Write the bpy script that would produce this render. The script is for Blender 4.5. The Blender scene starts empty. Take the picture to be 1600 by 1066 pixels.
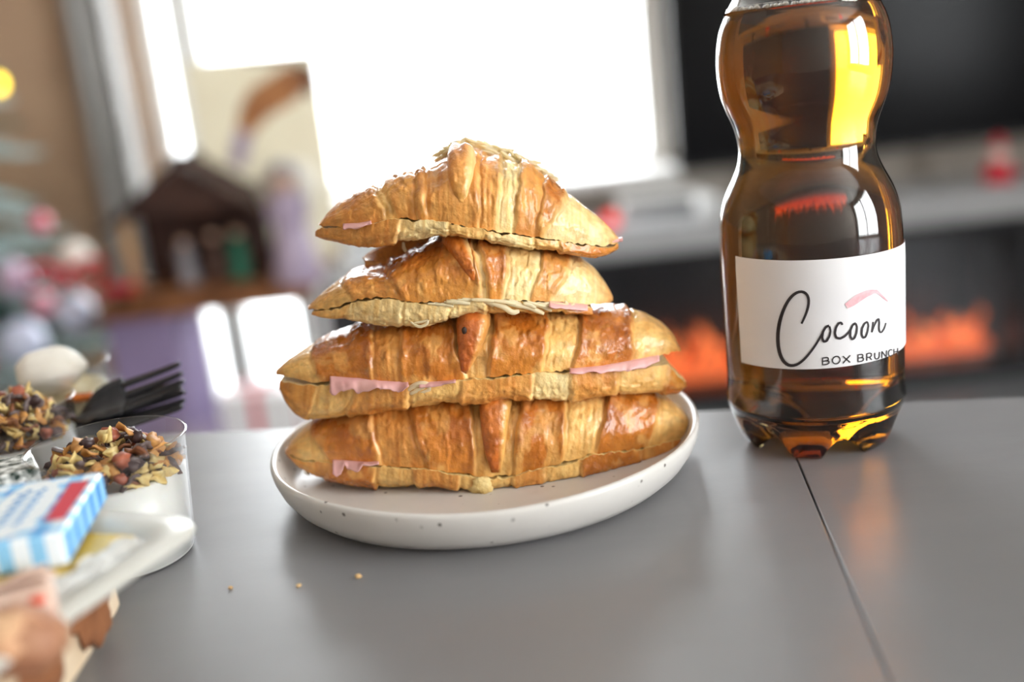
import bpy, math, random
import numpy as np
from mathutils import Vector, Matrix

random.seed(7)
RNG = np.random.RandomState(11)
S = bpy.context.scene
COL = S.collection
PI = math.pi

# ------------------------------------------------------------------ camera
FPX, PITCH, ROLL = 1692.0, math.radians(14.41), math.radians(6.16)
TZ = 0.75                                   # table top height
CAM = np.array([0.0, 0.0, TZ + 0.1762])
_F = np.array([0, math.cos(PITCH), -math.sin(PITCH)])
_U = np.array([0, math.sin(PITCH), math.cos(PITCH)])
_R = np.array([1.0, 0, 0])
RGT = _R * math.cos(ROLL) - _U * math.sin(ROLL)
UPV = _R * math.sin(ROLL) + _U * math.cos(ROLL)
cd = bpy.data.cameras.new('camera')
cam = bpy.data.objects.new('camera', cd)
COL.objects.link(cam)
cd.sensor_width = 36.0
cd.lens = FPX * 36.0 / 1600.0
cd.clip_start = 0.01
cd.clip_end = 60
m = Matrix.Identity(4)
for i in range(3):
    m[i][0], m[i][1], m[i][2], m[i][3] = RGT[i], UPV[i], -_F[i], CAM[i]
cam.matrix_world = m
S.camera = cam
cd.dof.use_dof = True
cd.dof.focus_distance = 0.433
cd.dof.aperture_fstop = 3.0
S.view_settings.view_transform = 'Standard'
S.view_settings.look = 'None'
S.view_settings.gamma = 1.0
S.view_settings.use_curve_mapping = False
S.view_settings.exposure = 0.55
S.cycles.use_denoising = True

# ------------------------------------------------------------------ sky and daylight
W = bpy.data.worlds.new('daylight')
S.world = W
W.use_nodes = True
bg = W.node_tree.nodes['Background']
bg.inputs[0].default_value = (0.93, 0.97, 1.0, 1)
bg.inputs[1].default_value = 5.0


def window_light(name, loc, rot, sx, sy, radiance, color):
    l = bpy.data.lights.new(name, 'AREA')
    l.shape = 'RECTANGLE'
    l.size, l.size_y = sx, sy
    l.energy = radiance * PI * sx * sy
    l.color = color
    o = bpy.data.objects.new(name, l)
    o.location = loc
    o.rotation_euler = rot
    COL.objects.link(o)
    return o


# daylight entering by the windows of the room
window_light('daylight_back_window', (-0.27, 3.32, 1.25), (-PI / 2, 0, 0), 1.7, 2.2, 5.0, (0.95, 0.98, 1.0))
window_light('daylight_right_window', (2.75, -1.1, 1.40), (PI / 2, 0, PI / 2), 1.9, 1.7, 7.0, (0.97, 0.98, 1.0))


# ------------------------------------------------------------------ pixel helpers (1600 x 1066 frame)
def ray(x, y):
    x = np.asarray(x, float)[..., None]
    y = np.asarray(y, float)[..., None]
    return _F + RGT * (x - 800) / FPX - UPV * (y - 533) / FPX


def at_y(x, y, Y):
    d = ray(x, y)
    return CAM + d * (np.asarray(Y, float) / d[..., 1])[..., None]


def at_z(x, y, z):
    d = ray(x, y)
    return CAM + d * ((np.asarray(z, float) - CAM[2]) / d[..., 2])[..., None]


# ------------------------------------------------------------------ noise
def _hash(ix, iy, iz, seed):
    h = (ix * 374761393 + iy * 668265263 + iz * 2147483647 + seed * 1274126177) & 0xFFFFFFFF
    h = ((h ^ (h >> 13)) * 1274126177) & 0xFFFFFFFF
    h = h ^ (h >> 16)
    return (h & 0xFFFF) / 32767.5 - 1.0


def vnoise(x, y, z=0.0, seed=0):
    x, y, z = np.broadcast_arrays(np.asarray(x, float), np.asarray(y, float), np.asarray(z, float))
    x0, y0, z0 = np.floor(x).astype(np.int64), np.floor(y).astype(np.int64), np.floor(z).astype(np.int64)
    fx, fy, fz = x - x0, y - y0, z - z0
    fx, fy, fz = [t * t * (3 - 2 * t) for t in (fx, fy, fz)]
    r = 0
    for dx in (0, 1):
        for dy in (0, 1):
            for dz in (0, 1):
                w = (fx if dx else 1 - fx) * (fy if dy else 1 - fy) * (fz if dz else 1 - fz)
                r = r + w * _hash(x0 + dx, y0 + dy, z0 + dz, seed)
    return r


def fbm(x, y, z=0.0, seed=0, o=4):
    r, a = 0, 0.5
    for k in range(o):
        r = r + a * vnoise(np.asarray(x) * 2 ** k, np.asarray(y) * 2 ** k, np.asarray(z) * 2 ** k, seed + k * 17)
        a *= 0.5
    return r


# ------------------------------------------------------------------ materials
def lin(c):
    c = np.asarray(c, float)
    return np.where(c <= 0.04045, c / 12.92, ((c + 0.055) / 1.055) ** 2.4)


def srgb(r, g, b):
    return tuple(float(v) for v in lin(np.array([r, g, b]) / 255.0))


def mat(name, col=(0.8, 0.8, 0.8), rough=0.5, metal=0.0, noise=None, bump=None, attr=False, coat=0.0,
        trans=0.0, ior=1.45, emit=None, emit_s=0.0, alpha=1.0, spec=0.5, sss=0.0):
    """col in linear rgb; noise=(scale, second colour, detail); bump=(scale, strength, distance)"""
    M = bpy.data.materials.new(name)
    M.use_nodes = True
    nt = M.node_tree
    P = nt.nodes['Principled BSDF']
    P.inputs['Base Color'].default_value = (*col, 1)
    P.inputs['Roughness'].default_value = rough
    P.inputs['Metallic'].default_value = metal
    P.inputs['IOR'].default_value = ior
    P.inputs['Transmission Weight'].default_value = trans
    P.inputs['Coat Weight'].default_value = coat
    P.inputs['Coat Roughness'].default_value = 0.11
    P.inputs['Specular IOR Level'].default_value = spec
    if sss:
        P.inputs['Subsurface Weight'].default_value = sss
        P.inputs['Subsurface Radius'].default_value = (0.6, 0.35, 0.15)
        P.inputs['Subsurface Scale'].default_value = 0.006
    if emit:
        P.inputs['Emission Color'].default_value = (*emit, 1)
        P.inputs['Emission Strength'].default_value = emit_s
    tc = nt.nodes.new('ShaderNodeTexCoord')
    src = None
    if attr:
        a = nt.nodes.new('ShaderNodeAttribute')
        a.attribute_name = 'tint'
        src = a.outputs['Color']
        nt.links.new(a.outputs['Alpha'], P.inputs['Roughness'])
    if noise:
        n = nt.nodes.new('ShaderNodeTexNoise')
        n.inputs['Scale'].default_value = noise[0]
        n.inputs['Detail'].default_value = noise[2] if len(noise) > 2 else 5
        nt.links.new(tc.outputs['Object'], n.inputs['Vector'])
        ramp = nt.nodes.new('ShaderNodeMapRange')
        ramp.inputs[1].default_value = 0.35
        ramp.inputs[2].default_value = 0.65
        nt.links.new(n.outputs[0], ramp.inputs[0])
        mx = nt.nodes.new('ShaderNodeMix')
        mx.data_type = 'RGBA'
        nt.links.new(ramp.outputs[0], mx.inputs[0])
        if src:
            mx.blend_type = 'MULTIPLY'
            nt.links.new(src, mx.inputs[6])
        else:
            mx.inputs[6].default_value = (*col, 1)
        mx.inputs[7].default_value = (*noise[1], 1)
        src = mx.outputs[2]
    if src:
        nt.links.new(src, P.inputs['Base Color'])
    if bump:
        n = nt.nodes.new('ShaderNodeTexNoise')
        n.inputs['Scale'].default_value = bump[0]
        n.inputs['Detail'].default_value = 6
        nt.links.new(tc.outputs['Object'], n.inputs['Vector'])
        b = nt.nodes.new('ShaderNodeBump')
        b.inputs['Strength'].default_value = bump[1]
        b.inputs['Distance'].default_value = bump[2]
        nt.links.new(n.outputs[0], b.inputs['Height'])
        nt.links.new(b.outputs[0], P.inputs['Normal'])
    return M


def thin_clear(name, tint=(0.97, 0.97, 0.97), gloss=0.12, rough=0.03):
    """thin clear sheet: transparent with a Fresnel-weighted glossy coat"""
    M = bpy.data.materials.new(name)
    M.use_nodes = True
    nt = M.node_tree
    nt.nodes.clear()
    out = nt.nodes.new('ShaderNodeOutputMaterial')
    mx = nt.nodes.new('ShaderNodeMixShader')
    t = nt.nodes.new('ShaderNodeBsdfTransparent')
    t.inputs[0].default_value = (*tint, 1)
    g = nt.nodes.new('ShaderNodeBsdfGlossy')
    g.inputs['Roughness'].default_value = rough
    lw = nt.nodes.new('ShaderNodeLayerWeight')
    lw.inputs[0].default_value = 0.5
    pw = nt.nodes.new('ShaderNodeMath')
    pw.operation = 'POWER'
    pw.inputs[1].default_value = 3.5
    ml = nt.nodes.new('ShaderNodeMath')
    ml.operation = 'MULTIPLY_ADD'
    ml.inputs[1].default_value = gloss * 4
    ml.inputs[2].default_value = 0.03
    nt.links.new(lw.outputs['Facing'], pw.inputs[0])
    nt.links.new(pw.outputs[0], ml.inputs[0])
    nt.links.new(ml.outputs[0], mx.inputs[0])
    nt.links.new(t.outputs[0], mx.inputs[1])
    nt.links.new(g.outputs[0], mx.inputs[2])
    nt.links.new(mx.outputs[0], out.inputs[0])
    return M


# ------------------------------------------------------------------ object helpers
def finish(o, label=None, cat=None, group=None, kind=None):
    if label:
        o['label'] = label
    if cat:
        o['category'] = cat
    if group:
        o['group'] = group
    if kind:
        o['kind'] = kind
    return o


def empty(name, loc, label, cat, group=None, rz=0.0):
    o = bpy.data.objects.new(name, None)
    o.empty_display_size = 0.02
    o.location = loc
    o.rotation_euler = (0, 0, rz)
    COL.objects.link(o)
    return finish(o, label, cat, group)


def mesh(name, V, Fc, mats, parent=None, smooth=True, tint=None, midx=None, world=True):
    """V in world space; when a parent Empty is given the vertices are moved to its frame"""
    me = bpy.data.meshes.new(name)
    V = np.asarray(V, float)
    if parent is not None and world:
        L = np.array(root_matrix(parent).inverted())
        V = V @ L[:3, :3].T + L[:3, 3]
    me.from_pydata([tuple(v) for v in V], [], [tuple(int(i) for i in f) for f in Fc])
    if not isinstance(mats, (list, tuple)):
        mats = [mats]
    for mm in mats:
        me.materials.append(mm)
    if midx is not None:
        me.polygons.foreach_set('material_index', np.asarray(midx, np.int32))
    if smooth:
        me.polygons.foreach_set('use_smooth', np.ones(len(me.polygons), bool))
    if tint is not None:
        a = me.color_attributes.new('tint', 'FLOAT_COLOR', 'POINT')
        c = np.ones((len(V), 4))
        tint = np.asarray(tint)
        c[:, :tint.shape[1]] = tint
        a.data.foreach_set('color', c.ravel())
    me.update()
    o = bpy.data.objects.new(name, me)
    COL.objects.link(o)
    if parent is not None:
        o.parent = parent
    return o


def root_matrix(o):
    M = Matrix.Translation(o.location) @ o.rotation_euler.to_matrix().to_4x4()
    return root_matrix(o.parent) @ M if o.parent else M


class MB:
    """collects simple shapes for one mesh"""
    def __init__(self):
        self.V, self.F = [], []

    def add(self, V, F):
        n = len(self.V)
        self.V += [tuple(v) for v in V]
        self.F += [tuple(i + n for i in f) for f in F]
        return self

    def box(self, x0, x1, y0, y1, z0, z1, bev=0.0):
        if bev <= 0:
            V = [(x, y, z) for x in (x0, x1) for y in (y0, y1) for z in (z0, z1)]
            F = [(0, 1, 3, 2), (4, 6, 7, 5), (0, 4, 5, 1), (2, 3, 7, 6), (0, 2, 6, 4), (1, 5, 7, 3)]
            return self.add(V, F)
        b = bev
        V, F = [], []
        for z, k in ((z0, b), (z0 + b, 0), (z1 - b, 0), (z1, b)):
            for (x, y) in ((x0 + k + b, y0 + k), (x1 - k - b, y0 + k), (x1 - k, y0 + k + b), (x1 - k, y1 - k - b),
                           (x1 - k - b, y1 - k), (x0 + k + b, y1 - k), (x0 + k, y1 - k - b), (x0 + k, y0 + k + b)):
                V.append((x, y, z))
        for r in range(3):
            for i in range(8):
                F.append((r * 8 + i, r * 8 + (i + 1) % 8, r * 8 + 8 + (i + 1) % 8, r * 8 + 8 + i))
        F.append(tuple(range(7, -1, -1)))
        F.append(tuple(range(24, 32)))
        return self.add(V, F)

    def lathe(self, prof, c=(0, 0, 0), n=48, cap=True):
        V, F = [], []
        for (r, z) in prof:
            for i in range(n):
                a = 2 * PI * i / n
                V.append((c[0] + r * math.cos(a), c[1] + r * math.sin(a), c[2] + z))
        for k in range(len(prof) - 1):
            for i in range(n):
                j = (i + 1) % n
                F.append((k * n + i, k * n + j, (k + 1) * n + j, (k + 1) * n + i))
        if cap:
            F.append(tuple(range(n - 1, -1, -1)))
            F.append(tuple(range((len(prof) - 1) * n, len(prof) * n)))
        return self.add(V, F)

    def tube(self, pts, r, n=8, flat=1.0):
        P = [Vector(p) for p in pts]
        rr = r if isinstance(r, (list, tuple, np.ndarray)) else [r] * len(P)
        V, F = [], []
        up = Vector((0.13, 0.21, 0.97))
        for i, p in enumerate(P):
            t = (P[min(i + 1, len(P) - 1)] - P[max(i - 1, 0)]).normalized()
            a = t.cross(up)
            if a.length < 1e-4:
                a = t.cross(Vector((1, 0, 0)))
            a.normalize()
            b = a.cross(t)
            for k in range(n):
                th = 2 * PI * k / n
                V.append(tuple(p + a * (rr[i] * math.cos(th)) + b * (rr[i] * flat * math.sin(th))))
        for i in range(len(P) - 1):
            for k in range(n):
                j = (k + 1) % n
                F.append((i * n + k, i * n + j, (i + 1) * n + j, (i + 1) * n + k))
        F.append(tuple(range(n - 1, -1, -1)))
        F.append(tuple(range((len(P) - 1) * n, len(P) * n)))
        return self.add(V, F)

    def sphere(self, c, r, nu=20, nv=12, sc=(1, 1, 1), seed=None, amp=0.0):
        V, F = [], []
        for j in range(nv + 1):
            ph = PI * j / nv
            for i in range(nu):
                th = 2 * PI * i / nu
                d = np.array([math.sin(ph) * math.cos(th), math.sin(ph) * math.sin(th), math.cos(ph)])
                k = 1.0
                if seed is not None:
                    k += amp * float(fbm(d[0] * 2.2, d[1] * 2.2, d[2] * 2.2, seed, 3))
                V.append(tuple(np.array(c) + d * np.array(sc) * r * k))
        for j in range(nv):
            for i in range(nu):
                a = (i + 1) % nu
                F.append((j * nu + i, (j + 1) * nu + i, (j + 1) * nu + a, j * nu + a))
        return self.add(V, F)

    def build(self, name, mats, parent=None, smooth=True, world=True, tint=None):
        return mesh(name, self.V, self.F, mats, parent, smooth, tint, None, world)


def autosmooth(o, deg=35):
    for e in o.data.edges:
        pass
    md = o.modifiers.new('normals', 'EDGE_SPLIT')
    md.split_angle = math.radians(deg)
    return o


def gridF(n, m_):
    I = np.arange(n - 1)[:, None] * m_ + np.arange(m_ - 1)[None]
    I = I.ravel()
    return np.stack([I, I + m_, I + m_ + 1, I + 1], 1)


def copy_tree(o, parent=None):
    c = o.copy()
    COL.objects.link(c)
    c.parent = parent
    for ch in o.children:
        copy_tree(ch, c)
    return c


# ------------------------------------------------------------------ room materials
M_wall = mat('wall paint', srgb(196, 188, 178), 0.8, noise=(6, srgb(188, 180, 170)))
M_wallL = mat('warm wall paint', srgb(190, 160, 132), 0.8, noise=(5, srgb(178, 148, 122)))
M_floor = mat('floor tile', srgb(120, 122, 126), 0.35, noise=(9, srgb(104, 106, 110)))
M_ceil = mat('ceiling paint', srgb(235, 233, 228), 0.85, noise=(4, srgb(230, 228, 223)))
M_white = mat('white lacquer', srgb(238, 238, 236), 0.35, noise=(8, srgb(230, 230, 229)))
M_pane = thin_clear('window glass', (0.985, 0.99, 0.99), 0.06)
M_black = mat('black lacquer', srgb(20, 21, 24), 0.3, noise=(12, srgb(26, 27, 30)))
M_screen = mat('dark screen', srgb(7, 8, 11), 0.2, spec=0.12, noise=(3, srgb(12, 13, 17)))
M_grey = mat('grey lacquer', srgb(128, 129, 131), 0.45, noise=(7, srgb(88, 89, 92)))
M_curtain = mat('curtain cloth', srgb(190, 188, 186), 0.9, noise=(30, srgb(176, 174, 172)))
M_wood = mat('stained pine', srgb(140, 92, 56), 0.5, noise=(18, srgb(104, 64, 38)))
M_darkwood = mat('dark bark wood', srgb(74, 48, 38), 0.7, noise=(30, srgb(48, 30, 26)))
M_lightwood = mat('light pine', srgb(196, 150, 92), 0.55, noise=(25, srgb(170, 124, 74)))
M_lilac = mat('lilac paint', srgb(150, 134, 172), 0.6, noise=(6, srgb(138, 124, 158)))
M_red = mat('red satin', srgb(216, 20, 54), 0.4, noise=(20, srgb(196, 14, 44)))

RX0, RX1, RY0, RY1, RZ = -2.3, 2.6, -2.2, 3.0, 2.5


def struct(name, mb, mt, smooth=False):
    o = mb.build(name, mt, None, smooth)
    o['kind'] = 'structure'
    return o


struct('floor', MB().box(RX0 - .12, RX1 + .12, RY0 - .12, RY1 + .12, -0.1, 0.0), M_floor)
struct('ceiling', MB().box(RX0 - .12, RX1 + .12, RY0 - .12, RY1 + .12, RZ, RZ + 0.1), M_ceil)
struct('wall_left', MB().box(RX0 - .12, RX0, RY0 - .12, RY1 + .12, 0, RZ), M_wallL)
# back wall: door opening, window opening
DX0, DX1 = -0.905, -0.545            # glazed balcony door
WX0, WX1, WZ0, WZ1 = -0.545, 0.455, 0.615, 2.25
struct('wall_rear', MB().box(RX0, DX0, RY1, RY1 + .12, 0, RZ), M_wallL)
b = MB()
b.box(DX0, WX1, RY1, RY1 + .12, WZ1, RZ)
b.box(WX0, WX1, RY1, RY1 + .12, 0, WZ0)
b.box(WX1, RX1, RY1, RY1 + .12, 0, RZ)
struct('wall_back', b, M_wall)
# right wall with a large window, front wall with a large window
b = MB()
WY0, WY1 = -2.05, -0.15
b.box(RX1, RX1 + .12, RY0 - .12, WY0, 0, RZ)
b.box(RX1, RX1 + .12, WY1, RY1 + .12, 0, RZ)
b.box(RX1, RX1 + .12, WY0, WY1, 0, 0.55)
b.box(RX1, RX1 + .12, WY0, WY1, 2.25, RZ)
struct('wall_right', b, M_wall)
struct('wall_front', MB().box(RX0, RX1, RY0 - .12, RY0, 0, RZ), M_wall)


def window(name, axis, a0, a1, z0, z1, p, fw=0.05, mull=(), mw=None, left=True, right=True):
    """axis 'x': spans x at y=p ; axis 'y': spans y at x=p"""
    def bx(mb, u0, u1, zz0, zz1, d):
        if axis == 'x':
            mb.box(u0, u1, p - d, p + d, zz0, zz1)
        else:
            mb.box(p - d, p + d, u0, u1, zz0, zz1)
    mw = mw or fw
    f = MB()
    bx(f, a0, a1, z0, z0 + fw, .03)
    bx(f, a0, a1, z1 - fw, z1, .03)
    if left:
        bx(f, a0, a0 + fw, z0 + fw, z1 - fw, .03)
    if right:
        bx(f, a1 - fw, a1, z0 + fw, z1 - fw if right is True else right, .03)
    for u in mull:
        bx(f, u - mw / 2, u + mw / 2, z0 + fw, z1 - fw, .03)
    o = struct(name, f, M_white)
    es = [a0 + fw] + [v for u in mull for v in (u - mw / 2, u + mw / 2)] + [a1 - fw]
    for k in range(0, len(es), 2):
        g = MB()
        bx(g, es[k], es[k + 1], z0 + fw, z1 - fw, .003)
        g.build('pane', M_pane, o, False)
    return o


window('window_1', 'x', WX0, WX1, WZ0, WZ1, RY1 + .06, 0.028, left=False)
window('door_1', 'x', DX0, DX1, 0.0, WZ1, RY1 + .06, 0.045, mull=(-0.787,), mw=.085, right=WZ0)
window('window_2', 'y', WY0, WY1, 0.55, 2.25, RX1 + .06, 0.05, mull=(-1.1,))
struct('trim_1', MB().box(WX0, WX1 + .03, RY1 - .17, RY1 + .02, WZ0 - .03, WZ0, .004), M_white)   # window sill

# curtain beside the door
n = 90
us = np.linspace(0, 1, n)
cx = -1.045 + 0.125 * us
cy = 2.90 + 0.022 * np.sin(us * 20) + 0.006 * np.sin(us * 71 + 1)
V, Fc = [], []
for z in (0.03, 0.8, 1.6, 2.35):
    V += [(cx[i], cy[i], z) for i in range(n)]
    V += [(cx[i], cy[i] + .004, z) for i in range(n)]
for k in range(3):
    for i in range(n - 1):
        a = k * 2 * n + i
        Fc.append((a, a + 1, a + 2 * n + 1, a + 2 * n))
        a += n
        Fc.append((a + 1, a, a + 2 * n, a + 2 * n + 1))
cur = empty('curtain', (-0.98, 2.9, 0.03), 'grey cloth curtain hanging in folds beside the glazed door', 'curtain')
mesh('cloth', V, Fc, M_curtain, cur)
MB().tube([(-1.25, 2.9, 2.37), (-0.85, 2.9, 2.37)], 0.012).build('curtain_rail', M_grey, cur)

# ------------------------------------------------------------------ dining table
def tex_table():
    M = mat('grey ceramic', srgb(132, 131, 133), 0.36, noise=(5, srgb(122, 121, 123), 8), bump=(260, 0.06, 0.0006))
    nt = M.node_tree
    P = nt.nodes['Principled BSDF']
    tc = nt.nodes.new('ShaderNodeTexCoord')
    mp = nt.nodes.new('ShaderNodeMapping')
    mp.inputs['Scale'].default_value = (14, 60, 14)
    nz = nt.nodes.new('ShaderNodeTexNoise')
    nz.inputs['Scale'].default_value = 1.0
    nz.inputs['Detail'].default_value = 6
    mr = nt.nodes.new('ShaderNodeMapRange')
    mr.inputs[1].default_value, mr.inputs[2].default_value = 0.3, 0.7
    mr.inputs[3].default_value, mr.inputs[4].default_value = 0.30, 0.40
    nt.links.new(tc.outputs['Object'], mp.inputs[0])
    nt.links.new(mp.outputs[0], nz.inputs['Vector'])
    nt.links.new(nz.outputs[0], mr.inputs[0])
    nt.links.new(mr.outputs[0], P.inputs['Roughness'])
    return M


M_table = tex_table()
E0, E1 = np.array([-0.1763, 0.5615]), np.array([0.2356, 0.4782])
S0, S1 = np.array([0.1151, 0.4286]), np.array([0.1004, 0.3131])
eu = (E1 - E0) / np.linalg.norm(E1 - E0)
su = (S1 - S0) / np.linalg.norm(S1 - S0)
A = np.array([[eu[0], -su[0]], [eu[1], -su[1]]])
tt = np.linalg.solve(A, S0 - E0)
K = E0 + eu * tt[0]                         # seam meets the back edge
table = empty('dining_table', (0, 0, 0), 'grey ceramic extending dining table under the plate and bottle', 'table')


def slab(poly, z0, z1, bev):
    mb = MB()
    c = np.mean(poly, 0)
    n_ = len(poly)
    V, F = [], []
    rings = [(z0, 0), (z1 - bev, 0), (z1 - bev * .3, bev * .3), (z1, bev)]
    for z, k in rings:
        for q in poly:
            d = c - q
            d = d / np.linalg.norm(d)
            V.append((q[0] + d[0] * k * 1.4, q[1] + d[1] * k * 1.4, z))
    for r in range(3):
        for i in range(n_):
            j = (i + 1) % n_
            F.append((r * n_ + i, r * n_ + j, r * n_ + n_ + j, r * n_ + n_ + i))
    F.append(tuple(range(n_ - 1, -1, -1)))
    F.append(tuple(range(3 * n_, 4 * n_)))
    return mb.add(V, F)


g = 0.00035
nrm = np.array([-su[1], su[0]])
if nrm[0] < 0:
    nrm = -nrm
LB, RB = K - eu * 0.95, K + eu * 0.80
near = su * 1.05
slab(np.array([LB, LB + near, K + near - nrm * g, K - nrm * g]), TZ - .025, TZ, .0005).build('table_top', M_table, table, False)
slab(np.array([K + nrm * g, K + near + nrm * g, RB + near, RB]), TZ - .025, TZ, .0005).build('table_top', M_table, table, False)
ap = np.array([LB + eu * .06 + su * .06, LB + near + eu * .06 - su * .06, RB + near - eu * .06 - su * .06, RB - eu * .06 + su * .06])
slab(ap, TZ - .085, TZ - .0255, .001).build('apron', M_black, table, False)
for q in ap:
    c = q + (ap.mean(0) - q) * .04
    MB().box(c[0] - .03, c[0] + .03, c[1] - .03, c[1] + .03, 0, TZ - .0855, .004).build('leg', M_black, table, False)

# ------------------------------------------------------------------ plate
PC = np.array([-0.0164, 0.4577])
PR = 0.0945


def stoneware():
    M = mat('speckled stoneware', srgb(214, 211, 206), 0.28, noise=(14, srgb(206, 202, 196)), bump=(35, 0.12, 0.001))
    nt = M.node_tree
    P = nt.nodes['Principled BSDF']
    old = P.inputs['Base Color'].links[0].from_socket
    tc = nt.nodes.new('ShaderNodeTexCoord')
    vo = nt.nodes.new('ShaderNodeTexVoronoi')
    vo.inputs['Scale'].default_value = 125
    nz = nt.nodes.new('ShaderNodeTexNoise')
    nz.inputs['Scale'].default_value = 40
    mr = nt.nodes.new('ShaderNodeMapRange')
    mr.inputs[1].default_value, mr.inputs[2].default_value = 0.08, 0.13
    mr.inputs[3].default_value, mr.inputs[4].default_value = 1, 0
    mr2 = nt.nodes.new('ShaderNodeMapRange')
    mr2.inputs[1].default_value, mr2.inputs[2].default_value = 0.40, 0.45
    mu = nt.nodes.new('ShaderNodeMath')
    mu.operation = 'MULTIPLY'
    mx = nt.nodes.new('ShaderNodeMix')
    mx.data_type = 'RGBA'
    mx.inputs[7].default_value = (*srgb(105, 98, 92), 1)
    nt.links.new(tc.outputs['Object'], vo.inputs['Vector'])
    nt.links.new(tc.outputs['Object'], nz.inputs['Vector'])
    nt.links.new(vo.outputs['Distance'], mr.inputs[0])
    nt.links.new(nz.outputs[0], mr2.inputs[0])
    nt.links.new(mr.outputs[0], mu.inputs[0])
    nt.links.new(mr2.outputs[0], mu.inputs[1])
    nt.links.new(mu.outputs[0], mx.inputs[0])
    nt.links.new(old, mx.inputs[6])
    nt.links.new(mx.outputs[2], P.inputs['Base Color'])
    return M


M_plate = stoneware()
prof = [(0.0005, 0.0), (0.060, 0.0), (0.078, 0.0004), (0.084, 0.002), (0.0885, 0.0058), (0.0918, 0.0105), (0.0938, 0.0155),
        (0.0944, 0.0188), (0.0941, 0.0202), (0.0930, 0.0208), (0.0919, 0.0203), (0.0912, 0.0188), (0.0902, 0.0155),
        (0.0880, 0.0112), (0.0848, 0.0080), (0.080, 0.0063), (0.070, 0.0056), (0.040, 0.0054), (0.0005, 0.0054)]
pm = MB().lathe(prof, (PC[0], PC[1], TZ), 128, cap=False)
V = np.array(pm.V)
th = np.arctan2(V[:, 1] - PC[1], V[:, 0] - PC[0])
V[:, 2] += np.where(V[:, 2] > TZ + .012, 0.0006 * np.sin(2 * th + .4) + .0003 * np.sin(5 * th), 0)
pl = mesh('plate', V, pm.F, M_plate)
finish(pl, 'off-white speckled stoneware plate with raised rim holding the croissant stack', 'plate')
PLZ = TZ + 0.0054

# ------------------------------------------------------------------ croissant sandwiches
def pastry(name, rough=0.36, coat=0.4):
    M = mat(name, (1, 1, 1), rough, attr=True, noise=(230, (0.88, 0.80, 0.68), 8), bump=(560, 0.45, 0.0014), coat=coat)
    return M


M_crust = pastry('glazed pastry crust')
M_crumb = mat('pastry crumb', srgb(240, 214, 150), 0.7, noise=(220, srgb(224, 188, 116)), bump=(300, .8, .002))
M_ham = mat('cooked ham', srgb(226, 176, 170), 0.4, noise=(90, srgb(216, 158, 156)), bump=(200, .2, .001))
M_cheese = mat('grated cheese', srgb(248, 240, 210), 0.4, noise=(120, srgb(243, 231, 192)))
_nt = M_cheese.node_tree
_tr = _nt.nodes.new('ShaderNodeBsdfTranslucent')
_tr.inputs[0].default_value = (*srgb(252, 240, 200), 1)
_mx = _nt.nodes.new('ShaderNodeMixShader')
_mx.inputs[0].default_value = .45
_nt.links.new(_nt.nodes['Principled BSDF'].outputs[0], _mx.inputs[1])
_nt.links.new(_tr.outputs[0], _mx.inputs[2])
_nt.links.new(_mx.outputs[0], _nt.nodes['Material Output'].inputs[0])
M_seed = mat('toasted speck', srgb(60, 40, 28), 0.6, noise=(300, srgb(40, 26, 18)))

TYPES = {   # raise (m), main colour, second colour
    'b': (0.0016, (208, 132, 52), (168, 90, 25)),
    'g': (0.0006, (224, 162, 84), (206, 132, 56)),
    'o': (0.0013, (216, 146, 66), (190, 106, 36)),
    'p': (-0.0003, (240, 198, 122), (224, 168, 92)),
    'w': (-0.0002, (247, 224, 166), (236, 198, 128)),
}


def poly(pts, xs, sm=5):
    p = sorted(pts)
    y = np.interp(xs, [q[0] for q in p], [q[1] for q in p])
    k = np.exp(-np.linspace(-2, 2, 2 * sm + 1) ** 2)
    k /= k.sum()
    yp = np.concatenate([np.full(sm, y[0]), y, np.full(sm, y[-1])])
    return np.convolve(yp, k, 'valid')


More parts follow.
